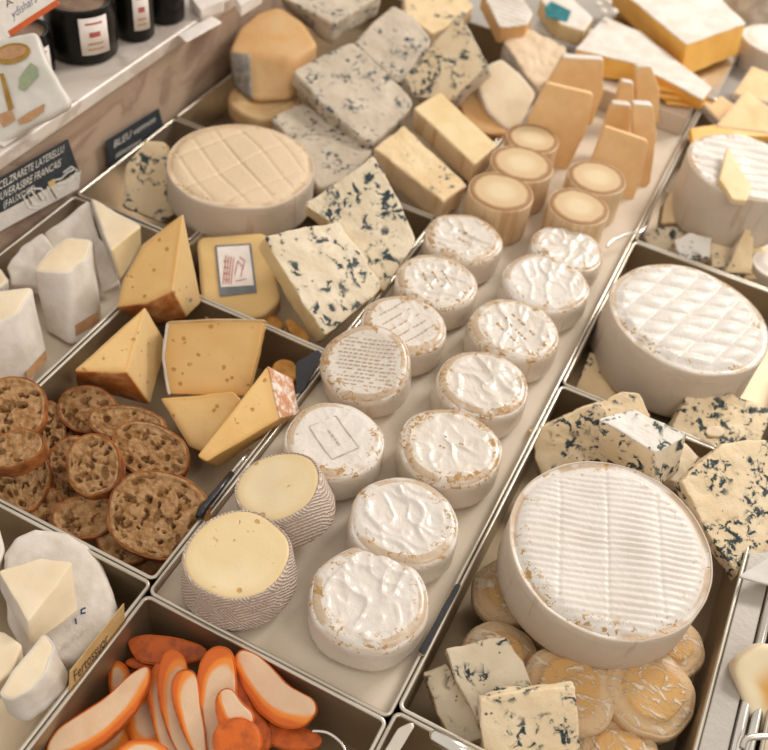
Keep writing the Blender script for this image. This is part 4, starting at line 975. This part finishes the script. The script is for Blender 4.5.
# items at the far end of the ledge
for lb, pp, z, m in [('white box with an orange mark, on the ledge right of the jars', [(188, -6), (200, 10), (224, 0), (214, -18)], .15, 'sticker'),
                     ('second white box at the top edge on the ledge', [(232, -12), (240, 6), (262, -8), (252, -20)], .15, 'sticker')]:
    slab('white_box', lb, 'box', 'white boxes on the ledge', pp, z, .2, 0, .02, mats=dict(top=m, side=m), er=.001)
slab('flat_card', 'narrow flat white card lying on the ledge edge', 'card', None, [(178, 34), (212, 16), (222, 22), (186, 42)], .1295, 0, 0, .002, mats=dict(top='sticker', side='sticker'), er=.0006)
# clips, handles, wires
t = thing('black_knife', 'black-handled knife lying on the tray edge beside the two cut cheeses', 'knife', tuple(P(218, 492, .006)))
o_ = P(218, 492, .006)
tube('handle', [P(x, y, .006)-o_ for x, y in [(199, 517), (203, 509), (218, 491), (232, 473)]], .004, 'tape_black', t, radii=[.0045, .005, .004, .003])
tube('blade', [P(x, y, .006)-o_ for x, y in [(232, 473), (250, 450)]], .002, 'bright_steel', t)
top = [(296, 362), (318, 348), (321, 352), (303, 388), (292, 394), (290, 388), (300, 372)]
slab('black_clip', 'dark glossy clip on the tray edge behind the text-covered round', 'clip', None, [(296, 362), (318, 349), (322, 354), (304, 390), (296, 396)], .008, .2, 0, .004, mats=dict(top='tape_black', side='tape_black'), er=.001)
def wire(label, pts, z, r=.0016, name='wire_handle'):
    W = [P(x, y, z_ if isinstance(z_, float) else z) for (x, y, z_) in pts]; o = W[0].copy()
    q = []
    for i in range(len(W)-1):
        p0, p1, p2, p3 = W[max(i-1, 0)], W[i], W[i+1], W[min(i+2, len(W)-1)]
        for k in range(8):
            t = k/8; q.append(.5*((2*p1)+(p2-p0)*t+(2*p0-5*p1+4*p2-p3)*t*t+(3*p1-p0-3*p2+p3)*t**3)-o)
    q.append(W[-1]-o); ob = tube(name, q, r, 'bright_steel'); ob.location = o
    return tag(ob, label, 'handle', 'wire loops on the tray edges')
wire('bright wire loop on the tray edge beside the quilted white wheel', [(607, 247, 0), (613, 240, 0), (628, 234, 0), (640, 232, 0), (646, 226, 0)], .012)
wire('wire arc in the corner of the tray of orange slices', [(312, 731, 0), (328, 733, 0), (342, 744, 0), (348, 760, 0)], -.02)
t = thing('tongs', 'steel tongs end resting on the tray divider at the bottom edge', 'tongs', tuple(P(440, 738, .012)))
o_ = P(440, 738, .012)
tube('arm', [P(x, y, .012)-o_ for x, y in [(429, 736), (433, 736), (450, 745), (480, 760)]], .006, 'bright_steel', t, n=16, radii=[.003, .006, .007, .007])
slab('steel_bracket', 'bent steel bracket joining the tray corners at the bottom edge', 'bracket', None, [(398, 728), (412, 722), (415, 726), (400, 750), (382, 775), (372, 772)], .006, 0, 0, .003, mats=dict(top='rim_steel', side='rim_steel'), er=.0008)
slab('price_rail', 'dark glossy strip on the tray edge right of the frontmost white rounds', 'strip', None, [(456, 583), (462, 584), (424, 656), (418, 652)], .006, 0, 0, .003, mats=dict(top='tape_black', side='rim_steel'), er=.0008)
wire('steel loop at the right edge in front of the pale wedge', [(742, 748, 0), (748, 738, 0), (775, 736, 0)], .03, .003)

# gold strips on the white wedges, stamp on the round one
wedges = [o for o in bpy.data.objects if o.name.startswith('white_cheese_wedge') and o.parent is None]
bpy.context.view_layer.update()
def facing(A, B, Cp):
    n_ = (B-A).cross(Cp-A).normalized()
    return n_ if n_.dot(Vector((0, 0, HC))-A) > 0 else -n_
for key, A, B, Cp, quad in [('tall white-rinded wedge with', P(98, 331, -.038), P(71, 345, -.038), P(77, 265, .038), [(74, 325), (97, 311), (99, 322), (75, 336)]),
                            ('tall white-rinded wedge nearest', P(47, 352, -.03), P(30, 384, -.03), P(24, 300, .045), [(24, 372), (44, 350), (45, 360), (26, 382)])]:
    t = [o for o in wedges if o['label'].startswith(key)][0]; nv = facing(A, B, Cp)
    stick('gold_strip', quad, A, nv, 'print_ochre', t, .0004, .0024)
t = [o for o in bpy.data.objects if o.name.startswith('brie_half')][0]
c, nv = planez([(1, 552), (12, 536), (32, 528), (66, 530), (88, 544), (102, 566), (116, 602), (112, 626), (72, 664), (30, 668), (6, 620)], -.004, .2, 0)
strokes('blue_stamp', [[(86, 609), (82, 611), (82, 615), (86, 614)], [(76, 620), (77, 625)]], c, nv, .0016, 'ink_blue', t, .0035)
strokes('grey_stamp', [[(62, 652), (66, 644), (69, 648)], [(70, 644), (74, 636), (77, 640)], [(78, 637), (83, 629), (86, 633)], [(88, 630), (92, 624)]], c, nv, .001, 'grey_rind', t, .0035)
